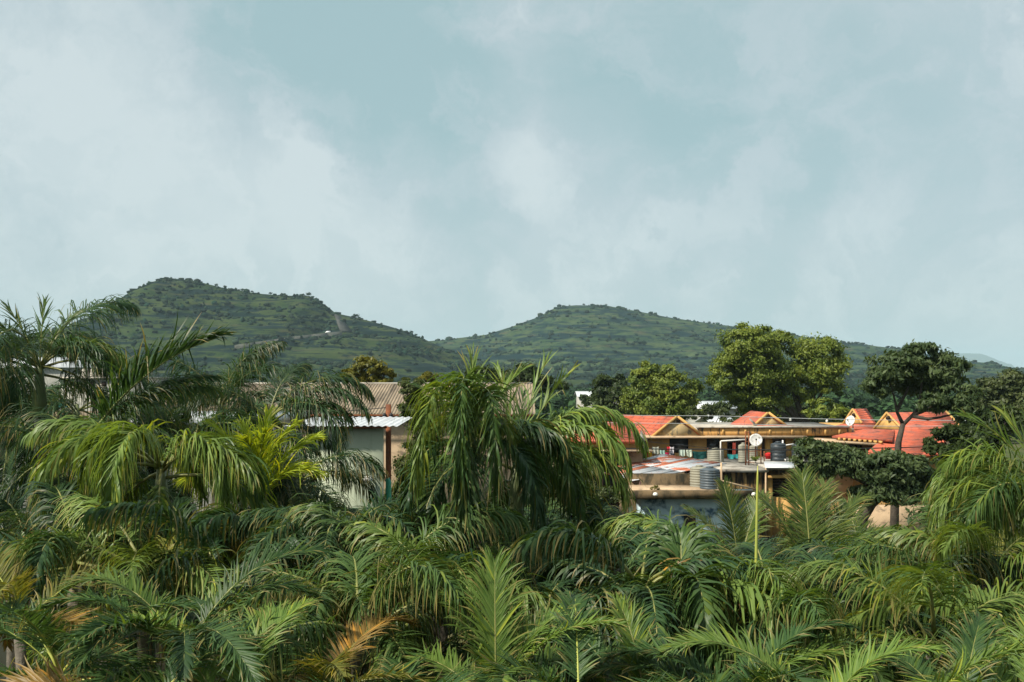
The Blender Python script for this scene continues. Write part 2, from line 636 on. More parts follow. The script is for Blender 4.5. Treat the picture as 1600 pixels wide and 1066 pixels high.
make_hill('hill_distant_blue', [(1300, 590), (1420, 570), (1480, 555), (1505, 552), (1535, 553), (1558, 562), (1580, 577), (1610, 587), (1750, 589)], 10500, 900, 800,
          1300, 1750, 60, 30, [(0, 0), (.5, .5), (1, 1)], hill_mat('hill_far_green', (.06, .075, .03), (.08, .09, .04), (.03, .035, .03), (.08, .07, .05)), seed=40, rough=25)


def hill_surface(hd):
    """bilinear lookups on a hill's grid by (grid column, grid row) index"""
    X, t, XX, YY, Z = hd
    return XX, YY, Z


ICO = None


def ico():
    global ICO
    if ICO is None:
        p = (1 + 5 ** .5) / 2
        v = np.array([(-1, p, 0), (1, p, 0), (-1, -p, 0), (1, -p, 0), (0, -1, p), (0, 1, p), (0, -1, -p), (0, 1, -p), (p, 0, -1), (p, 0, 1), (-p, 0, -1), (-p, 0, 1)], float)
        v /= np.linalg.norm(v[0])
        f = np.array([(0, 11, 5), (0, 5, 1), (0, 1, 7), (0, 7, 10), (0, 10, 11), (1, 5, 9), (5, 11, 4), (11, 10, 2), (10, 7, 6), (7, 1, 8), (3, 9, 4), (3, 4, 2), (3, 2, 6), (3, 6, 8), (3, 8, 9), (4, 9, 5), (2, 4, 11), (6, 2, 10), (8, 6, 7), (9, 8, 1)])
        ICO = (v, f)
    return ICO


def blob_field(name, centers, sizes, cols, rng, mat=SCRUB, label=None, cat=None):
    """many small ragged bushes joined into one mesh (stuff)"""
    v0, f0 = ico()
    n = len(centers)
    V = v0[None] * (1 + rng.uniform(-.42, .42, (n, 12, 1)))
    V = V * sizes[:, None, :]
    V = V + centers[:, None, :]
    Fc = f0[None] + (np.arange(n) * 12)[:, None, None]
    mb = MB()
    colv = np.repeat(cols[:, None, :], 12, 1) * (1 + rng.uniform(-.25, .25, (n, 12, 1)))
    mb.add(V.reshape(-1, 3), Fc.reshape(-1, 3), colv.reshape(-1, 3))
    o = mb.build(name, mat)
    tag(o, label, cat, kind='stuff')
    return o


def scatter_scrub(hd, n, rng, size, name, label, lowbias=1.0, capband=1.0):
    X, t, XX, YY, Z = hd
    nt = np.searchsorted(t, 1.02)
    # more scrub low down and along the rock bands
    cand = 5 * n
    i = rng.integers(0, nt - 1, cand)
    j = rng.integers(0, XX.shape[1] - 1, cand)
    a, b = rng.random(cand), rng.random(cand)

    def lerp(A):
        return (A[i, j] * (1 - a) + A[i + 1, j] * a) * (1 - b) + (A[i, j + 1] * (1 - a) + A[i + 1, j + 1] * a) * b
    x, y, z = lerp(XX), lerp(YY), lerp(Z)
    slope = (Z[i + 1, j] - Z[i, j]) / np.maximum(YY[i + 1, j] - YY[i, j], .5)
    clump = .55 * fbm(x / 45, z / 3.2, 3, 77) + .45 * fbm(x / 16, y / 16, 3, 78)
    pr = np.clip((clump - .50) * 7, 0, 1) * .7 + np.where((t[i] > .78) & (t[i] < .90), .25, 0) * capband + np.where((t[i] > .955) & (hill_noise(x / 9, x * 0, 5) > .45), 1.0, 0) + np.clip(slope - .55, 0, 1) * .8 + np.clip(.45 - t[i], 0, 1) * 2.0 * lowbias
    keep = (rng.random(cand) < pr) & (z > .2) & ((x - 0) / y * FP + 800 > -120) & (x / y * FP + 800 < 1720)
    idx = np.nonzero(keep)[0][:n]
    x, y, z = x[idx], y[idx], z[idx]
    m = len(idx)
    s = size * (.45 + rng.random(m) ** 2.2 * 1.6) * (1 + np.clip(.5 - t[i][idx], 0, .5) * 1.2)
    sizes = np.stack([s * rng.uniform(.8, 1.5, m), s * rng.uniform(.8, 1.3, m), s * rng.uniform(.6, 1.1, m)], 1)
    c = np.stack([x, y, z + s * .3], 1)
    col = np.array([.010, .025, .015])[None] * rng.uniform(.5, 1.7, (m, 1))
    col[:, 0] *= rng.uniform(.8, 1.7, m)
    blob_field(name, c, sizes, col, rng, label=label, cat='scrub')


rs = np.random.default_rng(5)
scatter_scrub(hillL, 8000, rs, 1.35, 'hillside_scrub', 'dark green scrub scattered over the rocky plateau hill')
scatter_scrub(hillR, 7500, rs, 1.7, 'hillside_scrub', 'dark scrub patches scattered over the grassy domed hill', capband=0)


def far_wood():
    """tree mass on the flat land between the houses and the hills"""
    rng = np.random.default_rng(8)
    n = 1600
    Y = 150 + 600 * rng.random(n) ** 1.15
    px = rng.uniform(-80, 1700, n)
    x = (px - 800) / FP * Y
    s = rng.uniform(1.5, 3.3, n)
    k = 64
    u = rng.normal(0, 1, (n, k, 3))
    u /= np.linalg.norm(u, axis=2, keepdims=True)
    P = u * rng.uniform(.55, 1.05, (n, k, 1)) * s[:, None, None] * np.array([1.15, 1.15, .85])
    P = P + np.stack([x, Y, s * 1.0], 1)[:, None]
    Nn = u + rng.normal(0, .45, (n, k, 3)) + np.array([0, 0, .4])
    Nn /= np.linalg.norm(Nn, axis=2, keepdims=True)
    A = rng.normal(0, 1, (n, k, 3))
    A = A - (A * Nn).sum(2, keepdims=True) * Nn
    A /= np.linalg.norm(A, axis=2, keepdims=True)
    B = np.cross(Nn, A)
    q = (s[:, None] * rng.uniform(.16, .36, (n, k)))[:, :, None]
    V = np.stack([P - A * q, P + B * q * .8, P + A * q, P - B * q * .8], 2)
    col = np.array([.018, .038, .014])[None, None] * rng.uniform(.6, 1.8, (n, 1, 1)) * rng.uniform(.7, 1.35, (n, k, 1))
    mb = MB()
    mb.add(V.reshape(-1, 3), np.arange(n * k * 4).reshape(-1, 4), np.repeat(col[:, :, None], 4, 2).reshape(-1, 3))
    tag(mb.build('far_wood', SCRUB), 'dark mass of trees covering the flat land below the hills', 'wood', kind='stuff')


far_wood()


def hill_road():
    """road cut across the plateau hill, with its stone retaining wall below, following the slope"""
    X, t, XX, YY, Z = hillL
    nt = np.searchsorted(t, 1.0)

    def on_slope(px, py):
        # walk the hill column by column and find where the photo ray meets it
        best = None
        j0 = np.arange(XX.shape[1])
        P = XX[:nt] / YY[:nt] * FP + 800
        Q = HY - (Z[:nt] - H) / YY[:nt] * FP
        d = (P - px) ** 2 + (Q - py) ** 2
        k = np.unravel_index(np.argmin(d), d.shape)
        return Vector((XX[k], YY[k], Z[k]))
    path = [(372, 543), (400, 540), (430, 536), (460, 531), (490, 526), (515, 522), (535, 520)]
    pts = [on_slope(*p) for p in path]
    # smooth
    for _ in range(3):
        q = pts[:]
        for i in range(1, len(pts) - 1):
            q[i] = (pts[i - 1] + pts[i] * 2 + pts[i + 1]) / 4
        pts = q
    d = Vector((0, -1, 0))
    mb, mw = MB(), MB()
    for a, b in zip(pts[:-1], pts[1:]):
        mb.slab([a + d * 7 + Vector((0, 0, 1.6)), b + d * 7 + Vector((0, 0, 1.6)), b + Vector((0, 0, 1.6)), a + Vector((0, 0, 1.6))], .5)
        w0, w1 = a + d * 7.2, b + d * 7.2
        v = [w0 + Vector((0, 0, 1.9)), w1 + Vector((0, 0, 1.9)), w1 + Vector((0, 0, -5.5)), w0 + Vector((0, 0, -5.5))]
        v2 = [p + Vector((0, -.6, 0)) for p in v]
        mw.add([tuple(p) for p in v2 + v], [(0, 3, 2, 1), (4, 5, 6, 7), (0, 1, 5, 4), (3, 7, 6, 2), (0, 4, 7, 3), (1, 2, 6, 5)])
    tag(mb.build('hill_road', ROADM), kind='structure')
    tag(mw.build('retaining_wall', STONEWALL), 'long pale stone retaining wall below the road on the rocky hill', 'wall')
    # bare cut slope above the bend
    a, b, c, e = on_slope(524, 494), on_slope(532, 496), on_slope(549, 518), on_slope(534, 519)
    mc = MB()
    mc.slab([p + Vector((0, -3.0, 1.0)) for p in (a, b, c, e)], 1.5)
    tag(mc.build('rock_cutting', CUTROCK), 'bare grey rock cutting above the bend of the hill road', 'rock')
    # van
    p = pts[-2] + d * 3 + Vector((0, 0, 1.6))
    t_ = thing('parked_van', 'tiny white van on the bend of the hill road', 'van', p)
    m = MB()
    x, y, z = p
    prof = [(-2.6, .5), (-2.6, 1.3), (-1.7, 1.5), (-1.0, 2.3), (2.6, 2.35), (2.6, .5)]
    v = [(x + a * .85, y - .8, z + b * .85) for a, b in prof] + [(x + a * .85, y + .8, z + b * .85) for a, b in prof]
    k = len(prof)
    m.add(v, [list(range(k))[::-1], list(range(k, 2 * k))] + [[i, (i + 1) % k, (i + 1) % k + k, i + k] for i in range(k)])
    m.build('body', VAN, t_)
    for wx in (-1.7, 1.7):
        for wy in (-.82, .62):
            m = MB()
            m.tube([(x + wx * .85, y + wy, z + .35), (x + wx * .85, y + wy + .2, z + .35)], .35, 10)
            m.build('wheel', CABLE, t_)


hill_road()

# ------------------------------------------------------------------ foliage builders


def frond_arrays(rng, L, elev, droop, npairs=46, ll=.6, lw=.026, a0=62, a1=28, lift=22, ldroop=.35, plum=0.0, col=(.05, .09, .03),
                 col2=(.09, .14, .045), tip=None, s0=.2, K=5, sway=.15, rrad=.022, roll=0.0, pw=1.4, fold=True):
    """one feather frond leaving the origin along +X; returns (stalk builder, leaflet builder)"""
    N = 22
    s = np.linspace(0, 1, N)
    th = elev - droop * s ** pw
    ph = sway * s ** 2
    T = np.stack([np.cos(th) * np.cos(ph), np.cos(th) * np.sin(ph), np.sin(th)], 1)
    seg = L / (N - 1)
    P = np.concatenate([[[0, 0, 0]], np.cumsum((T[1:] + T[:-1]) / 2 * seg, 0)])
    stalk = MB()
    stalk.smooth = True
    stalk.tube([tuple(p) for p in P[::3]], list((rrad * (1.0 - .82 * s ** .8))[::3]), 4)
    # leaflets
    m = npairs
    u = np.linspace(s0, .995, m)
    u = np.repeat(u, 2) + rng.uniform(-.5, .5, 2 * m) * (1 - s0) / m * .8
    u = np.clip(u, s0, 1)
    side = np.tile([1., -1.], m)
    M2 = 2 * m
    Pi = np.stack([np.interp(u, s, P[:, k]) for k in range(3)], 1)
    Ti = np.stack([np.interp(u, s, T[:, k]) for k in range(3)], 1)
    Ti /= np.linalg.norm(Ti, axis=1, keepdims=True)
    thi = np.interp(u, s, th)
    phi = np.interp(u, s, ph)
    Ui = np.stack([-np.sin(thi) * np.cos(phi), -np.sin(thi) * np.sin(phi), np.cos(thi)], 1)
    Wi = np.cross(Ti, Ui)
    rl = roll * u
    Ui, Wi = Ui * np.cos(rl)[:, None] + Wi * np.sin(rl)[:, None], Wi * np.cos(rl)[:, None] - Ui * np.sin(rl)[:, None]
    q = (u - s0) / (1 - s0)
    prof = np.interp(q, [0, .12, .35, .6, .85, 1], [.55, .85, 1, .92, .62, .38])
    ln = ll * prof * rng.uniform(.85, 1.12, M2)
    al = np.radians(np.interp(q, [0, 1], [a0, a1]) + rng.normal(0, 4 + 6 * plum, M2))
    be = np.radians(lift + rng.normal(0, 3, M2) + plum * rng.uniform(-62, 50, M2))
    D = np.cos(al)[:, None] * Ti + np.sin(al)[:, None] * (np.cos(be)[:, None] * side[:, None] * Wi + np.sin(be)[:, None] * Ui)
    D /= np.linalg.norm(D, axis=1, keepdims=True)
    wprof = np.interp(np.linspace(0, 1, K + 1), [0, .15, .45, .75, 1], [.45, 1, .95, .6, .04])
    w = lw * rng.uniform(.8, 1.2, M2)
    ctr, lft, rgt = [], [], []
    p = Pi.copy()
    d = D.copy()
    ld = ldroop * rng.uniform(.55, 1.5, M2)
    limp = rng.random(M2) < .08
    ld = np.where(limp, ld * 2.2, ld)
    jit = rng.normal(0, .06, (M2, 3))
    ln = np.where(rng.random(M2) < .05, ln * rng.uniform(.15, .6, M2), ln)
    kink = np.where(rng.random(M2) < .07, rng.integers(1, K, M2), 99)
    for k in range(K + 1):
        b = Ti - (Ti * d).sum(1, keepdims=True) * d
        b /= np.maximum(np.linalg.norm(b, axis=1, keepdims=True), 1e-6)
        nn = np.cross(d, b)
        hw = (w * wprof[k])[:, None]
        ctr.append(p)
        lft.append(p + b * hw + nn * hw * .35)
        rgt.append(p - b * hw + nn * hw * .35)
        p = p + d * (ln / K)[:, None]
        g = (ld * (k + 1) / K * 1.3)[:, None]
        d = d + np.array([0, 0, -1.0]) * g + jit
        d[kink == k] += np.array([0, 0, -2.2])
        d /= np.linalg.norm(d, axis=1, keepdims=True)
    c3 = 3 if fold else 2
    V = np.stack([np.stack([lft[k], ctr[k], rgt[k]] if fold else [lft[k], rgt[k]], 1) for k in range(K + 1)], 1)   # M2,K+1,c3,3
    base = (np.arange(M2) * (K + 1) * c3)[:, None]
    fk = []
    for k in range(K):
        o = k * c3
        fk.append(np.stack([base + o, base + o + 1, base + o + c3 + 1, base + o + c3], -1))
        if fold:
            fk.append(np.stack([base + o + 1, base + o + 2, base + o + 5, base + o + 4], -1))
    Fc = np.concatenate(fk, 1).reshape(-1, 4)
    mixv = np.clip(rng.beta(2, 2.5, M2)[:, None], 0, 1)
    lc = np.array(col)[None] * (1 - mixv) + np.array(col2)[None] * mixv
    lc = np.where((rng.random(M2) < .07)[:, None], lc * np.array([1.9, 1.5, .9]), lc)
    lc = np.repeat(lc[:, None, :], K + 1, 1)
    if tip is not None:
        tcol, t0, tp = tip
        kk = np.linspace(0, 1, K + 1)[None, :, None]
        hit = (rng.random(M2) < tp)[:, None, None]
        f = np.clip((kk - t0) / max(1 - t0, .01), 0, 1) * hit
        lc = lc * (1 - f) + np.array(tcol)[None, None] * f
    cols = np.repeat(lc[:, :, None, :], c3, 2)
    leaf = MB()
    leaf.smooth = True
    leaf.add(V.reshape(-1, 3), Fc, cols.reshape(-1, 3))
    return stalk, leaf


PALM_KINDS = {
    # tall plumose palm with limp ribbons
    'plume': dict(npairs=104, ll=.95, lw=.0082, a0=62, a1=24, lift=14, ldroop=.95, plum=.6, K=5, rrad=.022, fold=False),
    # same, broader softer ribbons
    'ribbon': dict(npairs=88, ll=1.18, lw=.0108, a0=54, a1=22, lift=20, ldroop=1.0, plum=.4, K=6, rrad=.022, fold=False),
    # stiff comb (areca / young coconut)
    'comb': dict(npairs=76, ll=.46, lw=.0074, a0=56, a1=24, lift=24, ldroop=.16, plum=.05, K=5, rrad=.012, fold=True),
    'coconut': dict(npairs=96, ll=.85, lw=.0125, a0=60, a1=28, lift=10, ldroop=.2, plum=.08, K=4, rrad=.03, fold=False),
    # half opened blades standing up out of a crown
    'spike': dict(npairs=13, ll=.75, lw=.0105, a0=24, a1=6, lift=10, ldroop=.07, plum=.5, K=5, rrad=.016, fold=False, s0=.35),
}
GREENS = {
    'deep': ((.014, .037, .015), (.044, .083, .030)),
    'mid': ((.028, .064, .017), (.084, .134, .038)),
    'light': ((.062, .112, .022), (.152, .208, .052)),
    'fresh': ((.20, .26, .016), (.34, .40, .035)),
    'comb': ((.021, .055, .017), (.070, .122, .036)),
    'combl': ((.052, .102, .018), (.134, .192, .042)),
    'dry': ((.12, .082, .022), (.27, .17, .05)),
    'olive': ((.064, .080, .016), (.150, .145, .030)),
    'coco': ((.036, .068, .015), (.105, .140, .030)),
}


def add_frond(palm, crown, rng, kind, green, az, elev, L, droop, tip=None, stalk=RACHIS, **kw):
    k = dict(PALM_KINDS[kind])
    k.update(kw)
    sc = L / 2.6
    k['ll'] = k['ll'] * min(1.15, max(.6, sc))
    c1, c2 = GREENS[green]
    v = rng.uniform(1.0, 1.45)
    c1 = tuple(x * v for x in c1)
    c2 = tuple(x * v for x in c2)
    st, lf = frond_arrays(rng, L, R(elev), R(droop), col=c1, col2=c2, tip=tip, **k)
    o = bpy.data.objects.new('frond', st.mesh('frond', stalk))
    C.objects.link(o)
    o.parent = palm
    o.location = crown
    o.rotation_euler = (0, 0, R(az))
    q = bpy.data.objects.new('leaflets', lf.mesh('leaflets', LEAF))
    C.objects.link(q)
    q.parent = o
    q['kind'] = 'stuff'
    return o


def palm(name, label, px, py, Y, kind, green, nf, L, seed, elevs=(75, -25), fronds=(), group=None, trunk_r=.13, az0=None, droop=(80, 125),
         shaft=True, cat='palm tree', stalk=RACHIS, tips=.15, dry=0.0, **kw):
    """palm whose crown centre sits at photo pixel (px, py) at depth Y"""
    rng = np.random.default_rng(seed)
    c = at(px, py, Y)
    root = thing(name, label, cat, (c.x, c.y, 0), group)
    top = Vector((0, 0, c.z))
    lean = Vector((rng.uniform(-.25, .25), rng.uniform(-.2, .2), 0))
    mb = MB()
    n = 16
    pts, rad = [], []
    for i in range(n):
        t = i / (n - 1)
        pts.append(Vector((0, 0, 0)) + lean * math.sin(t * math.pi) + Vector((0, 0, t * (c.z - (.7 if shaft else .1)))))
        rad.append(trunk_r * (1.25 - .45 * t) * (1 + .05 * (i % 2)))
    mb.tube(pts, rad, 10)
    o = mb.build('trunk', PTRUNK, smooth=True)
    o.parent = root
    if shaft:
        mb = MB()
        mb.tube([(0, 0, c.z - .75), (0, 0, c.z - .5), (0, 0, c.z - .2), (0, 0, c.z + .1)], [trunk_r * .85, trunk_r * .8, trunk_r * .55, trunk_r * .3], 9)
        o = mb.build('crownshaft', SHAFT, smooth=True)
        o.parent = root
    a = rng.uniform(0, 360) if az0 is None else az0
    for i in range(nf):
        t = i / max(nf - 1, 1)
        el = elevs[0] + (elevs[1] - elevs[0]) * t + rng.normal(0, 6)
        dr = droop[0] + (droop[1] - droop[0]) * t + rng.normal(0, 8)
        if el - dr < -95:
            dr = el + 95
        a += 137.5 + rng.normal(0, 8)
        g = green
        if rng.random() < dry:
            g = 'dry' if rng.random() < .5 else 'olive'
        tp = ((.32, .24, .09), .45, tips)
        add_frond(root, top + Vector((0, 0, rng.uniform(-.12, .05))), rng, kind, g, a, el, L * rng.uniform(.85, 1.12), dr, tip=tp, stalk=stalk,
                  sway=rng.uniform(-.35, .35), roll=rng.uniform(-.5, .5), **kw)
    for (fa, fe, fl, fd, *rest) in fronds:
        g = rest[0] if rest else green
        kk = rest[1] if len(rest) > 1 else {}
        kd = dict(kw)
        kd.update(kk)
        fk = kd.pop('kind', kind)
        if fk == 'spike':
            kd = {}
        add_frond(root, top, rng, fk, g, fa, fe, fl, fd, tip=((.32, .24, .09), .45, tips), stalk=stalk, sway=kd.pop('sway', rng.uniform(-.12, .12)), roll=kd.pop('roll', 0), **kd)
    return root


def tree(name, label, base, lobes, leaf=(.2, .09), nleaf=12000, cols=((.05, .085, .02), (.10, .15, .035)), trunk=None, seed=1, cat='tree', group=None,
         trunk_r=.22, clump=.26, flat=.7, limbs=None, nclump=60, droop=.3):
    """lobes: list of (photo x, photo y, depth, radius x px, radius y px)"""
    rng = np.random.default_rng(seed)
    bx = at(base[0], 0, base[1])
    root = thing(name, label, cat, (bx.x, base[1], 0), group)
    Ls = []
    for (px, py, Y, rx, ry) in lobes:
        c = at(px, py, Y)
        Ls.append((np.array(c), np.array([rx / FP * Y, (rx + ry) / 2 / FP * Y, ry / FP * Y])))
    vol = np.array([l[1].prod() ** .667 for l in Ls])
    vol /= vol.sum()
    P_, N_, K_ = [], [], []
    for (c, r), w in zip(Ls, vol):
        nc = max(6, int(nclump * w))
        u = rng.normal(0, 1, (nc, 3))
        u[:, 2] += .25
        u /= np.linalg.norm(u, axis=1, keepdims=True)
        rr = rng.uniform(.55, 1.0, (nc, 1))
        cc = c + u * rr * r
        cs = clump * rng.uniform(.6, 1.35, nc) * r.mean()
        cb = rng.uniform(0, 1, nc)
        k = max(3, int(nleaf * w / nc))
        off = rng.normal(0, .42, (nc, k, 3)) * cs[:, None, None] * np.array([1.15, 1.15, flat])
        P_.append((cc[:, None] + off).reshape(-1, 3))
        nrm = u[:, None] * .5 + off / cs[:, None, None] * .6 + np.array([0, 0, .45]) + rng.normal(0, .55, (nc, k, 3))
        N_.append(nrm.reshape(-1, 3))
        K_.append(np.clip(np.repeat(cb[:, None], k, 1) * .6 + rng.uniform(0, .4, (nc, k)), 0, 1).reshape(-1))
    Pn, Nn, Kn = np.concatenate(P_), np.concatenate(N_), np.concatenate(K_)
    Nn /= np.linalg.norm(Nn, axis=1, keepdims=True)
    m = len(Pn)
    dirv = rng.normal(0, 1, (m, 3))
    dirv[:, 2] -= droop * 2
    A = dirv - (dirv * Nn).sum(1, keepdims=True) * Nn
    A /= np.linalg.norm(A, axis=1, keepdims=True)
    B = np.cross(Nn, A)
    s = rng.uniform(.45, 1.5, (m, 1))
    l2, w2 = leaf[0] / 2 * s, leaf[1] / 2 * s
    V = np.stack([Pn - A * l2, Pn + B * w2 - A * l2 * .1, Pn + A * l2 - Nn * l2 * .25, Pn - B * w2 - A * l2 * .1], 1)
    Fc = np.arange(m * 4).reshape(m, 4)
    col = np.array(cols[0])[None] * (1 - Kn[:, None]) + np.array(cols[1])[None] * Kn[:, None]
    mb = MB()
    mb.add(V.reshape(-1, 3), Fc, np.repeat(col[:, None], 4, 1).reshape(-1, 3))
    o = mb.build('crown', TLEAF, root)
    o['kind'] = 'stuff'
    # trunk and limbs
    tp = [Vector(p) for p in trunk] if trunk else [Vector((bx.x, base[1], 0)), Vector((bx.x, base[1], 0)).lerp(Vector(Ls[0][0]), .55)]
    mb = MB()
    k = len(tp)
    mb.tube([tuple(p) for p in tp], [trunk_r * (1.25 - .6 * i / max(k - 1, 1)) for i in range(k)], 9)
    mb.build('trunk', BARK, root, smooth=True)
    fork = tp[-1]
    if limbs is None:
        limbs = []
        for (c, r) in Ls:
            e = Vector(c)
            mid = fork.lerp(e, .5) + Vector((rng.uniform(-.3, .3), rng.uniform(-.3, .3), rng.uniform(-.2, .3)))
            limbs.append([fork - Vector((0, 0, .15)), mid, e, e + Vector(r * rng.uniform(-.4, .6, 3))])
    for lb in limbs:
        mb = MB()
        kk = len(lb)
        mb.tube([tuple(p) for p in lb], [trunk_r * .55 * (1 - .75 * i / (kk - 1)) for i in range(kk)], 7)
        mb.build('limb', BARK, root, smooth=True)
    return root

# ------------------------------------------------------------------ buildings left of centre


def corr_sheet(x0, x1, yf, zf, yb, zb, pitch=.16, amp=.028, n=8, th=.012):
    """corrugated sheet between a front edge (yf, zf) and a back edge (yb, zb); ridges run up the slope"""
    nx = int(max(4, round((x1 - x0) / pitch * n)))
    xs = np.linspace(x0, x1, nx + 1)
    w = np.sin(xs / pitch * 2 * math.pi) * amp
    f = np.stack([xs, np.full_like(xs, yf), zf + w], 1)
    b = np.stack([xs, np.full_like(xs, yb), zb + w], 1)
    v = np.concatenate([f, b])
    i = np.arange(nx)
    k = nx + 1
    mb = MB()
    mb.smooth = True
    mb.add(v, np.stack([i, i + 1, i + 1 + k, i + k], -1))
    v2 = v - np.array([0, 0, th])
    mb.add(v2, np.stack([i + k, i + 1 + k, i + 1, i], -1))
    mb.add(np.concatenate([f, f - np.array([0, 0, th])]), np.stack([i + k, i + 1 + k, i + 1, i], -1))
    return mb


def factory_shed():
    Yf, Yb = 50.0, 57.0
    zf, zb = Z_(647, Yf), Z_(600, Yb)
    t = thing('factory_shed', 'long shed with beige corrugated roof behind the palm crowns', 'shed', (X_(520, Yf), Yf, 0))
    x0, x1 = X_(225, Yf), X_(835, Yf)
    n = 20
    w = (x1 - x0) / n
    rng = random.Random(4)
    for i in range(n):
        a, b = x0 + i * w, x0 + (i + 1) * w + .05
        dz = .012 * (i % 2) + rng.uniform(0, .012)
        corr_sheet(a, b, Yf, zf + dz, Yb, zb + dz).build('roof_sheet', BEIGESHEET, t)
    # rear slope, ridge roll, walls
    mb = MB()
    mb.slab([(x0, Yb + .02, zb - .03), (x1, Yb + .02, zb - .03), (x1, Yb + 7, zf - .1), (x0, Yb + 7, zf - .1)], .05)
    mb.build('rear_roof', BEIGESHEET, t)
    mb = MB()
    mb.tube([(x0, Yb, zb + .01), (x1, Yb, zb + .01)], .075, 8)
    mb.build('ridge_cap', WHITECONC, t)
    mb = MB()
    mb.box((x0 + .3, Yf + .55, 0), (x1 - .3, Yf + .8, zf - .06))
    mb.build('wall', TAN, t)
    mb = MB()
    mb.box((x0 + .3, Yf + .82, 0), (x0 + .55, Yb + 6.4, zf - .12))
    mb.build('wall', TAN, t)
    mb = MB()
    mb.box((x1 - .55, Yf + .82, 0), (x1 - .3, Yb + 6.4, zf - .12))
    mb.build('wall', TAN, t)
    mb = MB()
    mb.tube([(x0, Yf - .06, zf - .08), (x1, Yf - .06, zf - .08)], .06, 8)
    mb.build('gutter', RUST, t)


factory_shed()


def grey_hut():
    Yf = 28.6
    t = thing('concrete_hut', 'grey green rendered hut with thin white metal roof', 'hut', (X_(520, Yf), Yf, 0))
    x0, x1 = X_(478, Yf), X_(598, Yf)
    zt = Z_(668, Yf)
    m = MB()
    m.box((x0, Yf, 0), (x1, Yf + .22, zt - .02))
    m.build('wall', GREYWALL, t)
    m = MB()
    sk = .47       # the side wall runs back at an angle
    pl = [(x1 - .25, Yf + .222), (x1 - .03, Yf + .222), (x1 - .03 - sk, Yf + 3.6), (x1 - .25 - sk, Yf + 3.6)]
    m.add([(x, y, 0) for x, y in pl] + [(x, y, zt - .04) for x, y in pl], [(3, 2, 1, 0), (4, 5, 6, 7), (0, 1, 5, 4), (1, 2, 6, 5), (2, 3, 7, 6), (3, 0, 4, 7)])
    m.build('wall', GREYWALL, t)
    m = MB()
    m.box((x0 + .002, Yf + .222, 0), (x0 + .22, Yf + 3.6, zt - .04))
    m.build('wall', GREYWALL, t)
    m = MB()
    m.box((x0 + .222, Yf + 3.4, 0), (x1 - .26 - sk, Yf + 3.598, zt - .04))
    m.build('wall', GREYWALL, t)
    xa, xb = X_(448, Yf), X_(619, Yf - .4)
    n = 5
    w = (xb - xa) / n
    for i in range(n):
        a, b = xa + i * w, xa + (i + 1) * w + .04
        corr_sheet(a, b, Yf - .35, zt + .06 + .006 * (i % 2), Yf + 4.0, zt + .14 + .006 * (i % 2), .2, .016).build('roof_sheet', WHITEMETAL, t)
    m = MB()
    m.box((xa + .1, Yf - .25, zt - .015), (xb - .3, Yf - .05, zt + .035))
    m.build('eave_beam', RUST, t)
    # white lamp on the wall foot
    p = at(576, 749, Yf - .25)
    l = thing('wall_lamp', 'small white dome lamp on the grey hut wall', 'lamp', p)
    m = MB()
    m.lathe([(.02, .10), (.09, .09), (.13, .04), (.15, -.04), (.12, -.06)], p, 14)
    m.build('dome', WHITEPIPE, l, smooth=True)
    m = MB()
    m.tube([p + Vector((0, .04, .06)), p + Vector((0, .26, .06))], .03, 8)
    m.build('bracket', RUST, l)


grey_hut()


def rust_post():
    Y = 32.9
    p0, p1 = at(607, 765, Y), at(607, 632, Y)
    t = thing('steel_post', 'rusty steel post with crossarm beside the grey hut', 'post', (p0.x, Y, 0))
    m = MB()
    m.box((p0.x - .08, Y - .08, 0), (p0.x + .08, Y + .08, p1.z))
    m.build('pole', RUST, t)
    m = MB()
    m.box((p0.x - .62, Y - .125, p1.z - .55), (p0.x + .35, Y - .085, p1.z - .48))
    m.build('crossarm', RUST, t)
    for dx in (-.12, .1):
        m = MB()
        m.lathe([(.03, 0), (.06, .03), (.05, .10), (.07, .13), (.03, .2)], (p0.x + dx, Y - .105, p1.z - .478), 10)
        m.build('insulator', CABLE, t)
    g0 = at(607, 748, 31.5)
    q = thing('green_downpipe', 'bright green plastic pipe beside the hut corner', 'pipe', (g0.x, 31.5, 0))
    m = MB()
    m.tube([(g0.x, 31.5, 0), (g0.x, 31.5, g0.z - .1), (g0.x - .05, 31.5, g0.z)], .09, 10)
    m.build('pipe', GREENPIPE, q)


rust_post()


def simple_block(name, label, x0, x1, ytop, Y, depth, mat, wins=(), cat='building', group=None, roofmat=None, tanks=(), parapet=0):
    t = thing(name, label, cat, (X_((x0 + x1) / 2, Y), Y, 0), group)
    z = Z_(ytop, Y)
    xa, xb = X_(x0, Y), X_(x1, Y)
    m = MB()
    m.box((xa, Y, 0), (xb, Y + depth, z))
    m.build('wall', mat, t)
    m = MB()
    m.box((xa - .25, Y - .3, z + .002), (xb + .25, Y + depth + .2, z + .22))
    m.build('roof', roofmat or WHITECONC, t)
    for (a, b, c, d) in wins:
        m = MB()
        m.pbox(a, b, c, d, Y - .05, .045)
        w = m.build('window', DARKOPEN, t)
        m = MB()
        m.box((X_(a, Y) - .1, Y - .22, Z_(d, Y) - .12), (X_(b, Y) + .1, Y - .002, Z_(d, Y) - .02))
        m.build('sill', WHITECONC, t)
    return t


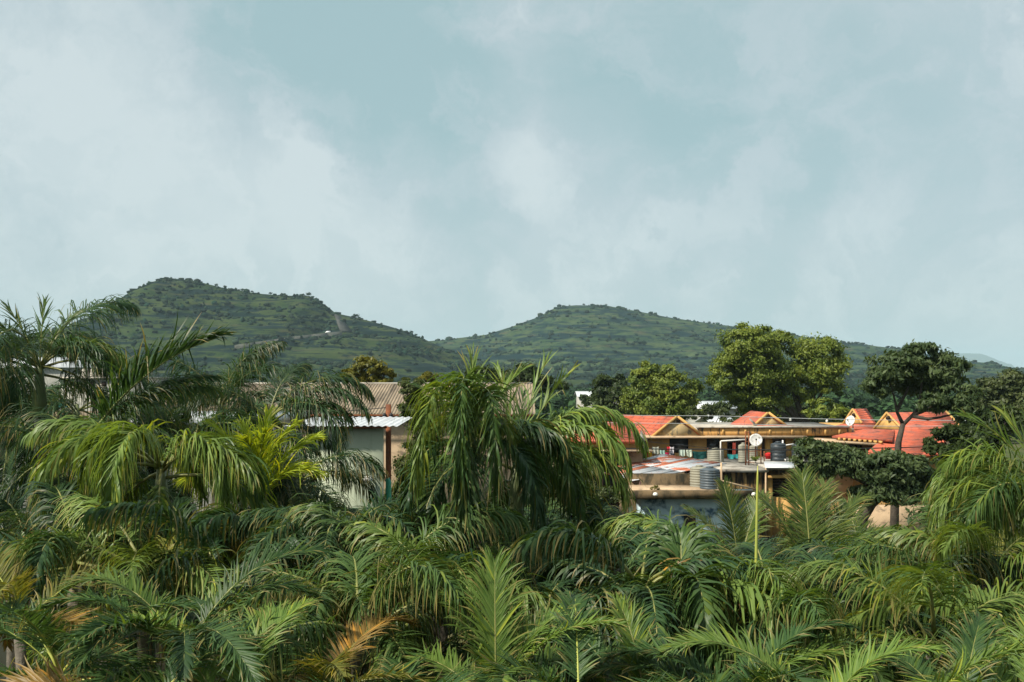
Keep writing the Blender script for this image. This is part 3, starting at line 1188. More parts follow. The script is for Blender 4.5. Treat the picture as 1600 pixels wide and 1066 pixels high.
def left_background():
    # white block with rooftop tanks seen between the tall fronds
    Y = 120
    t = simple_block('apartment_block', 'pale concrete block with small dark windows between the tall fronds', 92, 215, 592, Y, 12, PALEWALL,
                     [(142, 148, 596, 604), (159, 166, 596, 604), (120, 126, 597, 605), (178, 184, 597, 605), (142, 148, 612, 620), (159, 166, 612, 620)])
    for i, (x0, x1) in enumerate([(128, 139), (141, 153), (154, 168)]):
        p = at((x0 + x1) / 2, 592, Y + 2)
        p.z = Z_(592, Y) + .222
        r = (x1 - x0) / 2 / FP * Y
        q = thing('roof_tank', ['first', 'middle', 'last'][i] + ' of three white tanks in a row on the pale block roof', 'water tank', p, 'white tanks on the pale block')
        m = MB()
        m.lathe([(r * .96, 0), (r, .08), (r, .55), (r * .96, .6), (r, .66), (r, .88), (r * .6, 1.0), (r * .25, 1.06), (r * .25, 1.12)], p, 20)
        m.build('tank_body', WHITECONC, q, smooth=True)
        m = MB()
        m.lathe([(r * .28, 1.125), (r * .28, 1.18), (r * .1, 1.21)], p, 12)
        m.build('lid', TANK_OLIVE, q)
    # long pale shed roof far away at the hill foot
    Y = 320
    t = thing('warehouse', 'far pale roofed warehouse at the foot of the rocky hill', 'warehouse', (X_(90, Y), Y, 0))
    xa, xb = X_(-40, Y), X_(152, Y)
    z0, z1 = Z_(574, Y), Z_(557, Y)
    m = MB()
    m.slab([(xa, Y, z0), (xb, Y, z0), (xb - 3, Y + 14, z1), (xa, Y + 14, z1)], .2)
    m.build('roof', WHITEMETAL, t)
    m = MB()
    m.box((xa + .5, Y + 1, 0), (xb - .5, Y + 27, z0 - .25))
    m.build('wall', PALEWALL, t)
    m = MB()
    m.slab([(xa, Y + 28, z0), (xb, Y + 28, z0), (xb - 3, Y + 14.05, z1 - .01), (xa, Y + 14.05, z1 - .01)], .2)
    m.build('rear_roof', WHITEMETAL, t)
    # low pale building right behind the light palm
    simple_block('store_building', 'low whitewashed building glimpsed through fronds beside the hut', 170, 400, 664, 36, 8, PALEWALL, [(230, 250, 675, 700), (300, 320, 675, 700)], roofmat=WHITEMETAL)
    simple_block('plastered_building', 'pale plastered building at the picture edge behind palms', -140, 60, 668, 30, 8, PALEWALL, [(-10, 12, 690, 730)], roofmat=TAN)
    p = at(92, 632, 34)
    q = thing('water_drum', 'small cyan plastic drum glimpsed between dark fronds', 'drum', (p.x, 34, 0))
    m = MB()
    m.tube([(p.x, 34.3, 0), (p.x, 34.3, p.z - .12)], .05, 8)
    m.build('post', RUST, q)
    m = MB()
    m.lathe([(.12, -.11), (.14, -.08), (.14, .03), (.13, .05), (.14, .07), (.14, .14), (.07, .17)], (p.x, 34.3, p.z), 14)
    m.build('drum_body', CYANPLASTIC, q)
    # pale sheds far behind the houses
    for (nm, lb, x0, x1, yt, Y) in [('far_shed', 'pale grey shed roof behind the dark tree left of the bright round tree', 905, 990, 612, 190),
                                    ('far_shed', 'pale wall behind bushes between the round tree and the big tree', 1088, 1150, 628, 140),
                                    ('far_shed', 'pale low shed under the big tree, half hidden by bushes', 1118, 1175, 652, 108)]:
        t = thing(nm, lb, 'shed', (X_((x0 + x1) / 2, Y), Y, 0))
        xa, xb, z = X_(x0, Y), X_(x1, Y), Z_(yt, Y)
        m = MB()
        m.box((xa, Y + .4, 0), (xb, Y + 9, z - .9))
        m.build('wall', PALEWALL, t)
        m = MB()
        m.slab([(xa - .4, Y, z - .9), (xb + .4, Y, z - .9), (xb + .4, Y + 5, z), (xa - .4, Y + 5, z)], .1)
        m.build('roof', WHITEMETAL, t)
        m = MB()
        m.slab([(xa - .4, Y + 10, z - .9), (xb + .4, Y + 10, z - .9), (xb + .4, Y + 5.02, z), (xa - .4, Y + 5.02, z)], .1)
        m.build('rear_roof', WHITEMETAL, t)


left_background()

# ------------------------------------------------------------------ the ochre compound on the right


def tiled_roof(t, pts, th=.1, name='roof', mat=None, courses=True):
    """sloping roof plane; pts = eave-left, eave-right, ridge-right, ridge-left. Built as overlapping tile courses."""
    a, b, c, d = [Vector(p) for p in pts]
    L = ((a - d).length + (b - c).length) / 2
    n = max(3, int(L / .42))
    nrm = (b - a).cross(d - a).normalized()
    if nrm.z < 0:
        nrm = -nrm
    m = MB()
    m.slab([a, b, c, d], th)
    o = m.build(name, mat or REDROOF, t)
    for i in range(n):
        f0, f1 = i / n, min(1, (i + 1.05) / n)
        p0, p1 = a.lerp(d, f0), b.lerp(c, f0)
        q0, q1 = a.lerp(d, f1), b.lerp(c, f1)
        m = MB()
        m.slab([p0 + nrm * .020, p1 + nrm * .020, q1 + nrm * .014, q0 + nrm * .014], .01)
        # lip
        m.slab([p0 + nrm * .002, p1 + nrm * .002, p1 + nrm * .019, p0 + nrm * .019], .01)
        m.build('tile_course', mat or REDROOF, o)
    return o


def gable(t, l, r, apex, Y, back=.25, mat=None, vent=None):
    """triangular gable wall with raised barge boards"""
    L_, R_, A_ = at(*l, Y), at(*r, Y), at(*apex, Y)
    m = MB()
    m.add([tuple(L_), tuple(R_), tuple(A_), tuple(L_ + Vector((0, back, 0))), tuple(R_ + Vector((0, back, 0))), tuple(A_ + Vector((0, back, 0)))],
          [(0, 1, 2), (5, 4, 3), (0, 3, 4, 1), (1, 4, 5, 2), (2, 5, 3, 0)])
    g = m.build('gable', mat or GABLE_GREY, t)
    for P, Q in ((L_, A_), (R_, A_)):
        d = (Q - P).normalized()
        n = Vector((-d.z, 0, d.x))
        if n.z < 0:
            n = -n
        m = MB()
        p, q = P - d * .25, Q
        v = []
        for y in (-.16, .05):
            for pt in (p - n * .02, q - n * .02, q + n * .13, p + n * .13):
                v.append(tuple(pt + Vector((0, y, 0))))
        m.add(v, [(3, 2, 1, 0), (4, 5, 6, 7), (0, 1, 5, 4), (1, 2, 6, 5), (2, 3, 7, 6), (3, 0, 4, 7)])
        m.build('barge_board', OCHRE, t)
    if vent:
        m = MB()
        m.pbox(*vent, Y - .03, .06)
        m.build('vent', DARKOPEN, t)
    return g


def window(t, x0, x1, y0, y1, Y, mull=1):
    m = MB()
    m.pbox(x0, x1, y0, y1, Y + .12, .05)
    w = m.build('window', GLASS, t)
    fr = .07
    xa, xb, za, zb = X_(x0, Y), X_(x1, Y), Z_(y1, Y), Z_(y0, Y)
    m = MB()
    m.box((xa, Y + .02, za), (xa + fr, Y + .1, zb))
    m.box((xb - fr, Y + .02, za), (xb, Y + .1, zb))
    m.box((xa + fr, Y + .02, zb - fr), (xb - fr, Y + .1, zb))
    m.box((xa + fr, Y + .02, za), (xb - fr, Y + .1, za + fr))
    m.build('frame', BROWNWOOD, w).location = -t.location
    for k in range(mull):
        xm = xa + (xb - xa) * (k + 1) / (mull + 1)
        m = MB()
        m.box((xm - .03, Y + .03, za + fr), (xm + .03, Y + .09, zb - fr))
        m.build('mullion', BROWNWOOD, w).location = -t.location


def main_house():
    Y = 66.0
    t = thing('ochre_house', 'ochre two storey house with red tiled gables and stained flat parapet', 'house', (X_(1120, Y), Y, 0))
    fl = 726                                  # terrace level row at this depth
    # ground floor core
    m = MB()
    m.box((X_(1003, Y), Y + .3, 0), (X_(1335, Y), Y + 9, Z_(fl, Y) - .02))
    m.build('ground_floor', TAN, t)
    # upper facade piers
    for (a, b) in [(1006, 1046), (1076, 1104), (1125, 1136), (1182, 1190), (1196, 1207), (1228, 1240), (1268, 1300)]:
        m = MB()
        m.pbox(a, b, 684, fl, Y, .3)
        m.build('pier', OCHRE, t)
    for (a, b, y0) in [(1046, 1076, 708), (1104, 1125, 708)]:
        m = MB()
        m.pbox(a, b, y0, fl, Y + .02, .26)
        m.build('spandrel', OCHRE, t)
    window(t, 1047, 1075.5, 685, 708, Y + .05, 2)
    window(t, 1104.5, 1124.5, 685, 708, Y + .05, 2)
    m = MB()
    m.pbox(1136, 1300, 684, fl, Y + 2.2, .2)
    m.build('verandah_wall', PINKROOM, t)
    for (a, b, y0) in [(1138, 1148, 692), (1172, 1183, 690), (1206, 1224, 690)]:
        m = MB()
        m.pbox(a, b, y0, fl, Y + 2.14, .05)
        m.build('door', BROWNWOOD, t)
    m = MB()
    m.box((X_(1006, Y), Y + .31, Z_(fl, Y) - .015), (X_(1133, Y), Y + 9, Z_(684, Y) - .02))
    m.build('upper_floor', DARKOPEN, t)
    # eave slab, parapet, flat roof
    m = MB()
    m.box((X_(998, Y), Y - .75, Z_(684, Y)), (X_(1256, Y), Y + 2.6, Z_(684, Y) + .14))
    m.build('eave_slab', TAN, t)
    m = MB()
    m.box((X_(1092, Y), Y - .1, Z_(684, Y) + .142), (X_(1330, Y), Y + .12, Z_(668.5, Y)))
    m.build('parapet', OCHRE_STAIN, t)
    m = MB()
    m.box((X_(1088, Y), Y - .22, Z_(668.5, Y) + .002), (X_(1326, Y), Y + .2, Z_(668.5, Y) + .1))
    m.build('coping', WHITECONC, t)
    m = MB()
    m.box((X_(1090, Y), Y + .122, Z_(684, Y) + .3), (X_(1335, Y), Y + 9, Z_(668, Y) - .06))
    m.build('flat_roof', WHITECONC, t)
    # parapet ribs
    for px in (1130, 1165, 1203, 1238, 1262, 1290, 1312):
        m = MB()
        m.pbox(px - 1.6, px + 1.6, 670, 680, Y - .16, .058)
        m.build('parapet_rib', OCHRE, t)
    # gable A
    gable(t, (1022, 681), (1096, 681), (1058, 652), Y - .3, .3, vent=(1057, 1063, 656.5, 661.5))
    ap = at(1058, 651.5, Y - .3)
    rb = at(972, 648, 71.5)
    tiled_roof(t, [at(998, 677.5, Y + 2.0), at(1021, 681, Y - .3), ap, rb])
    el = at(1098, 681.5, Y - .3)
    tiled_roof(t, [el, el + Vector((-2.2, 5.6, 0)), rb + Vector((.02, 0, -.01)), ap + Vector((.02, 0, -.01))])
    # gable B
    Yb = 70.0
    gable(t, (1176, 668), (1230, 668), (1200, 646), Yb, .3, vent=(1197, 1203, 649.5, 654))
    ap = at(1200, 645, Yb)
    rb = at(1173, 642, Yb + 4)
    tiled_roof(t, [at(1132, 668.5, Yb + 1.2), at(1174, 669, Yb), ap, rb])
    er = at(1231, 668, Yb)
    tiled_roof(t, [er, er + Vector((-1.2, 4.0, 0)), rb + Vector((.02, 0, -.01)), ap + Vector((.02, 0, -.01))])
    tiled_roof(t, [at(1178, 669.5, Yb - 1.3), at(1247, 669.5, Yb - 1.3), at(1240, 664.5, Yb - .05), at(1184, 664.5, Yb - .05)], th=.08)
    m = MB()
    m.slab([at(1181, 662, Yb - .25), at(1178, 664, Yb - .25), at(1170, 655, Yb - .25), at(1172, 653.5, Yb - .25)], .05)
    m.build('fallen_board', WHITECONC, t)


main_house()


def left_wing():
    Y = 61.5
    t = thing('ochre_annex', 'small ochre annex with sagging red roof beside the drooping frond', 'house', (X_(960, Y), Y, 0))
    tiled_roof(t, [at(886, 690, Y - .6), at(1001, 690.5, Y - .6), at(990, 661, Y + 3.4), at(880, 656, Y + 3.4)])
    m = MB()
    m.pbox(895, 1001, 692, 702, Y, .25)
    m.build('upper_band', OCHRE, t)
    m = MB()
    m.box((X_(880, Y), Y - .9, Z_(704.5, Y)), (X_(1017, Y), Y + 4.2, Z_(702.2, Y)))
    sl = m.build('awning_slab', TAN, t)
    for i in range(12):
        px = 945 + i * 5.8
        m = MB()
        m.pbox(px, px + 2.8, 704.8, 707.2, Y - .85, .3)
        m.build('rafter_end', BROWNWOOD, t)
    m = MB()
    m.box((X_(969, Y), Y, 0), (X_(1004, Y), Y + 4, Z_(704.7, Y)))
    m.build('wall', TAN, t)
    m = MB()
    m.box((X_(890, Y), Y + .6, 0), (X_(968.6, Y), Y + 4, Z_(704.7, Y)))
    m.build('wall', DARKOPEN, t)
    m = MB()
    m.pbox(946, 968, 709, 760, Y + .5, .08)
    m.build('door', TANK_DARK, t)
    m = MB()
    m.slab([at(1001.5, 672, Y + 1.8), at(1001.5, 688, Y - .3), at(1012, 688, Y + 1)], .06)
    m.build('gable_end', WHITECONC, t)


left_wing()


def right_wing():
    Y = 70.0
    t = thing('red_roofed_house', 'ochre house under wide red roofs behind the leaning tree', 'house', (X_(1410, Y), Y, 0))
    # roof D: long ridge, gable facing the sun
    zr = None
    a = at(1386, 645, Y)
    b = at(1478, 643.5, Y + 1.5)
    el, er = at(1412, 672, Y - 3.2), at(1500, 669, Y - 2.6)
    tiled_roof(t, [el, er, b, a])
    bl = at(1366, 669.5, Y + .3)
    back = Vector((0, 0, 0))
    m = MB()
    # gable facing the viewer's side of the sun
    m.add([tuple(bl), tuple(at(1411, 671, Y - 3.0)), tuple(a + Vector((0, 0, -.12))), tuple(bl + Vector((.35, .3, 0))), tuple(at(1411, 671, Y - 3.0) + Vector((.35, .3, 0))), tuple(a + Vector((.35, .3, -.12)))],
          [(0, 1, 2), (5, 4, 3), (0, 3, 4, 1), (1, 4, 5, 2), (2, 5, 3, 0)])
    m.build('gable', OCHRE, t)
    for P, Q in ((bl, a), (at(1411, 671, Y - 3.0), a)):
        m = MB()
        m.tube([P + Vector((-.05, -.05, 0)), Q + Vector((-.05, -.05, 0))], .09, 6)
        m.build('barge_board', OCHRE, t)
    v0 = at(1387, 653, Y - .9)
    m = MB()
    m.tube([v0 + Vector((-.1, -.25, 0)), v0 + Vector((.15, .2, 0))], .14, 8)
    m.build('vent', DARKOPEN, t)
    tiled_roof(t, [bl + Vector((0, .3, -.02)), bl + Vector((5.2, 4.0, -.02)), b + Vector((0, .02, -.01)), a + Vector((0, .02, -.01))])
    m = MB()
    m.tube([b + Vector((0, -.1, 0)), at(1504, 671, Y - 2.6)], .1, 6)
    m.build('barge_board', OCHRE, t)
    # big lower front slope and lean-to
    tiled_roof(t, [at(1350, 711, 60.5), at(1440, 711, 60.5), at(1470, 671.5, 66.8), at(1395, 671.5, 66.6)])
    tiled_roof(t, [at(1440.5, 711, 60.5), at(1520, 708, 60.5), at(1515, 672, 66.8), at(1470.5, 671.5, 66.8)])
    tiled_roof(t, [at(1300, 682, 64.5), at(1394, 688.5, 62.8), at(1399, 671.5, 66.7), at(1350, 670.5, 67.5)])
    # walls
    m = MB()
    m.box((X_(1372, 63.5), 63.5, 0), (X_(1500, 63.5), 72, Z_(700, 63.5)))
    m.build('wall', OCHRE, t)
    m = MB()
    m.box((X_(1300, 66.5), 66.5, 0), (X_(1380, 66.5), 72, Z_(682, 66.5)))
    m.build('wall', OCHRE, t)
    # slab under the lean-to
    m = MB()
    m.slab([at(1252, 685, 65.2), at(1372, 693, 62.9), at(1376, 690, 65), at(1255, 682.5, 66.3)], .16)
    m.build('eave_slab', TAN, t)
    for i in range(9):
        px = 1312 + i * 8.2
        f = i / 8
        m = MB()
        p = at(px, 684.5 + 5.4 * f, 64.2 - 1.4 * f)
        m.box((p.x - .06, p.y, p.z - .14), (p.x + .06, p.y + .5, p.z + .02))
        m.build('rafter_end', OCHRE, t)
    m = MB()
    m.pbox(1326, 1346, 693, 722, 66.35, .1)
    m.build('door', DARKOPEN, t)  # near-black sheet paints the shade inside an open doorway
    m = MB()
    m.tube([at(1285.5, 686, 64.8), at(1285.5, 712, 64.8)], .06, 8)
    m.build('white_post', WHITEPIPE, t)

    # roof C, the farthest gable
    Y = 76.0
    t = thing('red_roofed_house', 'farthest small red gable roof with a dish in front', 'house', (X_(1340, Y), Y, 0))
    a, b = at(1333, 639.5, Y), at(1354, 638.5, Y + 2)
    bl, br = at(1318, 662, Y + .4), at(1347, 661, Y - 2)
    m = MB()
    m.add([tuple(bl), tuple(br), tuple(a + Vector((0, 0, -.1))), tuple(bl + Vector((.3, .3, 0))), tuple(br + Vector((.3, .3, 0))), tuple(a + Vector((.3, .3, -.1)))],
          [(0, 1, 2), (5, 4, 3), (0, 3, 4, 1), (1, 4, 5, 2), (2, 5, 3, 0)])
    m.build('gable', OCHRE, t)
    for P in (bl, br):
        m = MB()
        m.tube([P + Vector((-.05, -.05, 0)), a + Vector((-.05, -.05, 0))], .085, 6)
        m.build('barge_board', OCHRE, t)
    tiled_roof(t, [br, at(1369, 662, Y - 2), b, a])
    tiled_roof(t, [bl, bl + Vector((2.0, 3.2, 0)), b + Vector((0, .02, -.01)), a + Vector((0, .02, -.01))])
    tiled_roof(t, [at(1287, 670.5, Y - 4.5), at(1370, 671, Y - 4.5), at(1366, 662.5, Y - 1.9), at(1316, 662.5, Y - 1.9)])
    m = MB()
    m.box((X_(1305, Y), Y - 1.6, 0), (X_(1368, Y), Y + 4, Z_(664, Y)))
    m.build('wall', OCHRE, t)
    m = MB()
    v0 = at(1334, 648, Y - .6)
    m.tube([v0 + Vector((-.1, -.2, 0)), v0 + Vector((.15, .2, 0))], .12, 8)
    m.build('vent', DARKOPEN, t)


right_wing()


def front_block():
    """the lower blocks in front: white terrace, stained wall, tin roof, tank slab, blue wall"""
    Y = 58.0
    t = thing('terrace_block', 'flat roofed block with pale terrace edge and black drip stains', 'house', (X_(1180, Y), Y, 0))
    zt = Z_(733, Y)
    m = MB()
    m.box((X_(1112, Y), Y, 0), (X_(1197, Y), Y + 7.3, zt - .16))
    m.build('wall', DRIP, t)
    m = MB()
    m.box((X_(1090, Y), Y - .35, zt - .158), (X_(1199, Y), Y + 7.9, zt))
    m.build('terrace_slab', WHITECONC, t)
    m = MB()
    m.box((X_(1199, Y) + .003, Y + .25, zt - .1), (X_(1300, Y), Y + 7.9, zt + .1))
    m.build('terrace_slab', WHITECONC, t)
    m = MB()
    m.box((X_(1197, Y) + .003, Y + .6, 0), (X_(1300, Y), Y + 7.3, zt - .104))
    m.build('wall', DRIP, t)
    m = MB()
    m.box((X_(1198, Y), Y - .3, Z_(746.5, Y)), (X_(1234, Y), Y + .58, Z_(742.5, Y)))
    m.build('sun_shade', OCHRE, t)
    m = MB()
    m.pbox(1197.5, 1207, 747, 840, Y + .12, .46)
    m.build('pillar', OCHRE, t)
    m = MB()
    m.pbox(1207.2, 1242, 748, 776, Y + .5, .08)
    m.build('opening_shade', DARKOPEN, t)  # near-black panel paints the shade of an open bay
    for i in range(5):
        m = MB()
        m.pbox(1208, 1241, 750.5 + i * 5, 752 + i * 5, Y + .45, .045)
        m.build('slat', BROWNWOOD, t)
    m = MB()
    m.pbox(1207.2, 1252, 777, 850, Y + .3, .28)
    m.build('dado_wall', OCHRE, t)
    m = MB()
    m.pbox(1330, 1470, 790, 850, 52.0, .3)
    w = m.build('compound_wall', TAN, None)
    tag(w, 'low tan compound wall below the dark leafy tree', 'wall')
    m = MB()
    m.pbox(1246, 1330, 783, 850, 54.0, .3)
    w = m.build('compound_wall', DRIP, None)
    tag(w, 'low stained ochre compound wall behind the young coconut palms', 'wall')

    # tank slab with blue wall
    Y = 55.0
    t = thing('blue_walled_block', 'low block with blue washed wall under a mossy concrete roof edge', 'house', (X_(1080, Y), Y, 0))
    z1 = Z_(766, Y)
    m = MB()
    m.box((X_(985, Y), Y - .3, Z_(778, Y)), (X_(1192, Y), Y - .05, z1))
    m.build('fascia', FASCIA, t)
    m = MB()
    m.box((X_(985, Y), Y - .048, Z_(772, Y)), (X_(1150, Y), Y + 2.8, z1 - .01))
    m.build('roof_slab', TAN, t)
    m = MB()
    m.box((X_(1004, Y), Y + .5, 0), (X_(1190, Y), Y + 2.7, Z_(772, Y) - .01))
    m.build('wall', BLUEWALL, t)
    m = MB()
    m.box((X_(978, Y), Y + .2, Z_(781, Y)), (X_(1196, Y), Y + .49, Z_(776, Y) - .02))
    m.build('recess_shade_band', FASCIA, t)  # dark strip paints the shaded recess just below the fascia
    m = MB()
    m.pbox(1069, 1087, 806, 830, Y + .44, .05)
    m.build('window', DARKOPEN, t)
    m = MB()
    m.box((X_(985, Y), Y + 2.81, 0), (X_(1111, Y), Y + 3.05, Z_(748, Y)))
    m.build('back_wall', FASCIA, t)
    for (px, lb) in [(1024, 'white floodlight on the mossy roof edge, by the small potted plant'), (1178, 'white floodlight on the mossy roof edge, near the yellow palm spear')]:
        p = at(px, 773, Y - .55)
        q = thing('floodlight', lb, 'lamp', p)
        m = MB()
        m.lathe([(.03, .12), (.10, .10), (.14, .0), (.13, -.05)], p, 12)
        m.build('lamp_head', WHITEPIPE, q, smooth=True)
        m = MB()
        m.tube([p + Vector((0, .05, .02)), p + Vector((0, .26, .02))], .03, 6)
        m.build('bracket', CABLE, q)

    # tin roof: separate corrugated sheets
    t = thing('tin_roof', 'sloping roof of pale rust streaked tin sheets beside the water tanks', 'roof', at(1030, 750, 57))
    c0, c1 = at(1034, 711, 62.5), at(1128, 722, 62.0)     # top edge
    e0, e1 = at(936, 737, 58.6), at(1085, 746, 57.2)      # (far-left, near-right) low edge
    A, B, Cc, D = at(936, 736, 59.6), at(1034, 710.5, 63.5), at(1131, 726, 60.0), at(985, 752, 57.6)
    # rows run from the left eave (A-D) to the right edge (B-C)
    n = 9
    rng = random.Random(3)
    for i in range(n):
        f0, f1 = i / n, (i + 1.12) / n
        l0, l1 = A.lerp(D, f0), A.lerp(D, f1)
        r0, r1 = B.lerp(Cc, f0), B.lerp(Cc, f1)
        for j, (h0, h1) in enumerate(((0, .55), (.5, 1))):
            m = MB()
            m.smooth = True
            k = 14
            v = []
            dz = rng.uniform(0, .03) + .02 * j + .015 * (i % 2)
            skew = rng.uniform(-.03, .03)
            for s in range(k + 1):
                g = s / k
                wv = .025 * math.sin(g * 2 * math.pi * 5)
                p = l0.lerp(l1, g).lerp(r0.lerp(r1, g), h0 + skew) + Vector((0, 0, wv + dz))
                q = l0.lerp(l1, g).lerp(r0.lerp(r1, g), h1 + skew) + Vector((0, 0, wv + dz))
                v += [tuple(p), tuple(q), tuple(p - Vector((0, 0, .012))), tuple(q - Vector((0, 0, .012)))]
            f = []
            for s in range(k):
                o = s * 4
                f += [(o, o + 1, o + 5, o + 4), (o + 2, o + 6, o + 7, o + 3), (o, o + 4, o + 6, o + 2), (o + 1, o + 3, o + 7, o + 5)]
            m.add(v, f)
            m.build('tin_sheet', TIN_RUST if (i, j) in ((1, 1), (2, 1), (3, 0), (4, 1), (0, 0)) else TIN, t)
    for f in (.04, .5, .96):
        m = MB()
        m.tube([A.lerp(B, f) - Vector((0, 0, .1)), D.lerp(Cc, f) - Vector((0, 0, .1))], .05, 6)
        m.build('purlin', BROWNWOOD, t)
    for p in (A.lerp(D, .1), D.lerp(Cc, .1), D.lerp(Cc, .55), B.lerp(A, .1)):
        m = MB()
        m.tube([p - Vector((0, 0, .12)), Vector((p.x, p.y, 0))], .06, 6)
        m.build('post', BROWNWOOD, t)


front_block()


def water_tank(label, px0, px1, ytop, ybot, Y, mat, base_z=None, ribs=7):
    r = (px1 - px0) / 2 / FP * Y
    c = at((px0 + px1) / 2, ybot, Y)
    hgt = (ybot - ytop) / FP * Y
    t = thing('water_tank', label, 'water tank', c, 'rooftop water tanks')
    body = hgt * .84
    prof = [(r * .97, 0)]
    for i in range(ribs):
        z0, z1 = body * i / ribs, body * (i + 1) / ribs
        prof += [(r, z0 + .02), (r, z1 - .06), (r * .955, z1 - .04), (r * .955, z1 - .015)]
    prof += [(r, body), (r * .97, body + .03), (r * .45, body + hgt * .10), (r * .36, body + hgt * .10)]
    m = MB()
    m.lathe(prof, c, 28)
    m.build('tank_body', mat, t)
    m = MB()
    m.lathe([(r * .36, body + hgt * .1 + .002), (r * .38, body + hgt * .11), (r * .38, body + hgt * .15), (r * .2, body + hgt * .17)], c, 18)
    m.build('lid', mat, t)
    m = MB()
    p = c + Vector((r * .6, -r * .8, body * .12))
    m.tube([p, p + Vector((.02, -.12, 0)), p + Vector((.02, -.14, -body * .1))], .03, 6)
    m.build('outlet_pipe', WHITEPIPE, t)
    return t


water_tank('faded grey tank standing behind the dark slate tank on the roof edge', 1078, 1107, 727, 761, 57.2, TANK_OLIVE)
water_tank('dark slate blue tank at the very edge of the low roof', 1093.5, 1124.5, 729, 763.5, 55.9, TANK_DARK)
water_tank('faded olive tank on the terrace beside the tin roof', 1105, 1131, 700, 724.5, 63.0, TANK_OLIVE)
water_tank('olive tank behind the rusty dish pole on the terrace', 1153.5, 1169, 692, 722, 62.5, TANK_OLIVE)
water_tank('half hidden grey tank just under the white satellite dish', 1171, 1184, 694, 722, 63.5, TANK_OLIVE)
water_tank('black tank standing free at the sunny end of the terrace', 1204, 1228, 690, 720, 62.5, TANK_BLACK, ribs=4)
water_tank('black tank half covered by the leafy tree', 1237, 1256, 692, 720.5, 62.5, TANK_BLACK, ribs=4)


def dish(label, px, py, Y, rpx, face, pole_to):
    c = at(px, py, Y)
    t = thing('satellite_dish', label, 'satellite dish', Vector((c.x, c.y, pole_to)))
    n = Vector(face).normalized()
    a = n.cross(Vector((0, 0, 1))).normalized()
    b = a.cross(n)
    r = rpx / FP * Y
    v, f = [], []
    seg, rings = 24, 5
    for side in (0, 1):
        for i in range(rings + 1):
            rr = r * i / rings
            dpt = (rr / r) ** 2 * .16 * r * 1.6 - side * .015
            for k in range(seg):
                an = 2 * math.pi * k / seg
                v.append(tuple(c + a * rr * math.cos(an) + b * rr * math.sin(an) + n * dpt))
    o2 = (rings + 1) * seg
    for i in range(rings):
        for k in range(seg):
            k2 = (k + 1) % seg
            f.append((i * seg + k, i * seg + k2, (i + 1) * seg + k2, (i + 1) * seg + k))
            f.append((o2 + (i + 1) * seg + k, o2 + (i + 1) * seg + k2, o2 + i * seg + k2, o2 + i * seg + k))
    for k in range(seg):
        k2 = (k + 1) % seg
        f.append((rings * seg + k, rings * seg + k2, o2 + rings * seg + k2, o2 + rings * seg + k))
    m = MB()
    m.add(v, f)
    m.build('reflector', DISH, t, smooth=True)
    m = MB()
    m.tube([c - b * r * .9, c + n * r * .95 - b * r * .1], .018, 6)
    m.build('feed_arm', RUST, t)
    m = MB()
    m.tube([c + n * r * .92 - b * r * .1, c + n * r * 1.15 - b * r * .05], .05, 8)
    m.build('feed_horn', CABLE, t)
    m = MB()
    m.tube([c - n * .05, c - n * .25 - Vector((0, 0, .1)), Vector((c.x, c.y, 0)) - Vector((n.x, n.y, 0)) * .25 + Vector((0, 0, pole_to))], .04, 8)
    m.build('mast', RUST, t)


dish('large white satellite dish facing us above the terrace tanks', 1181, 688, 62.0, 10, (-.18, -1, .25), Z_(722, 62.0))
dish('tilted white dish seen side on before the farthest red gable', 1329.5, 658, 70.0, 8.2, (-.9, -.65, .35), Z_(670, 70))


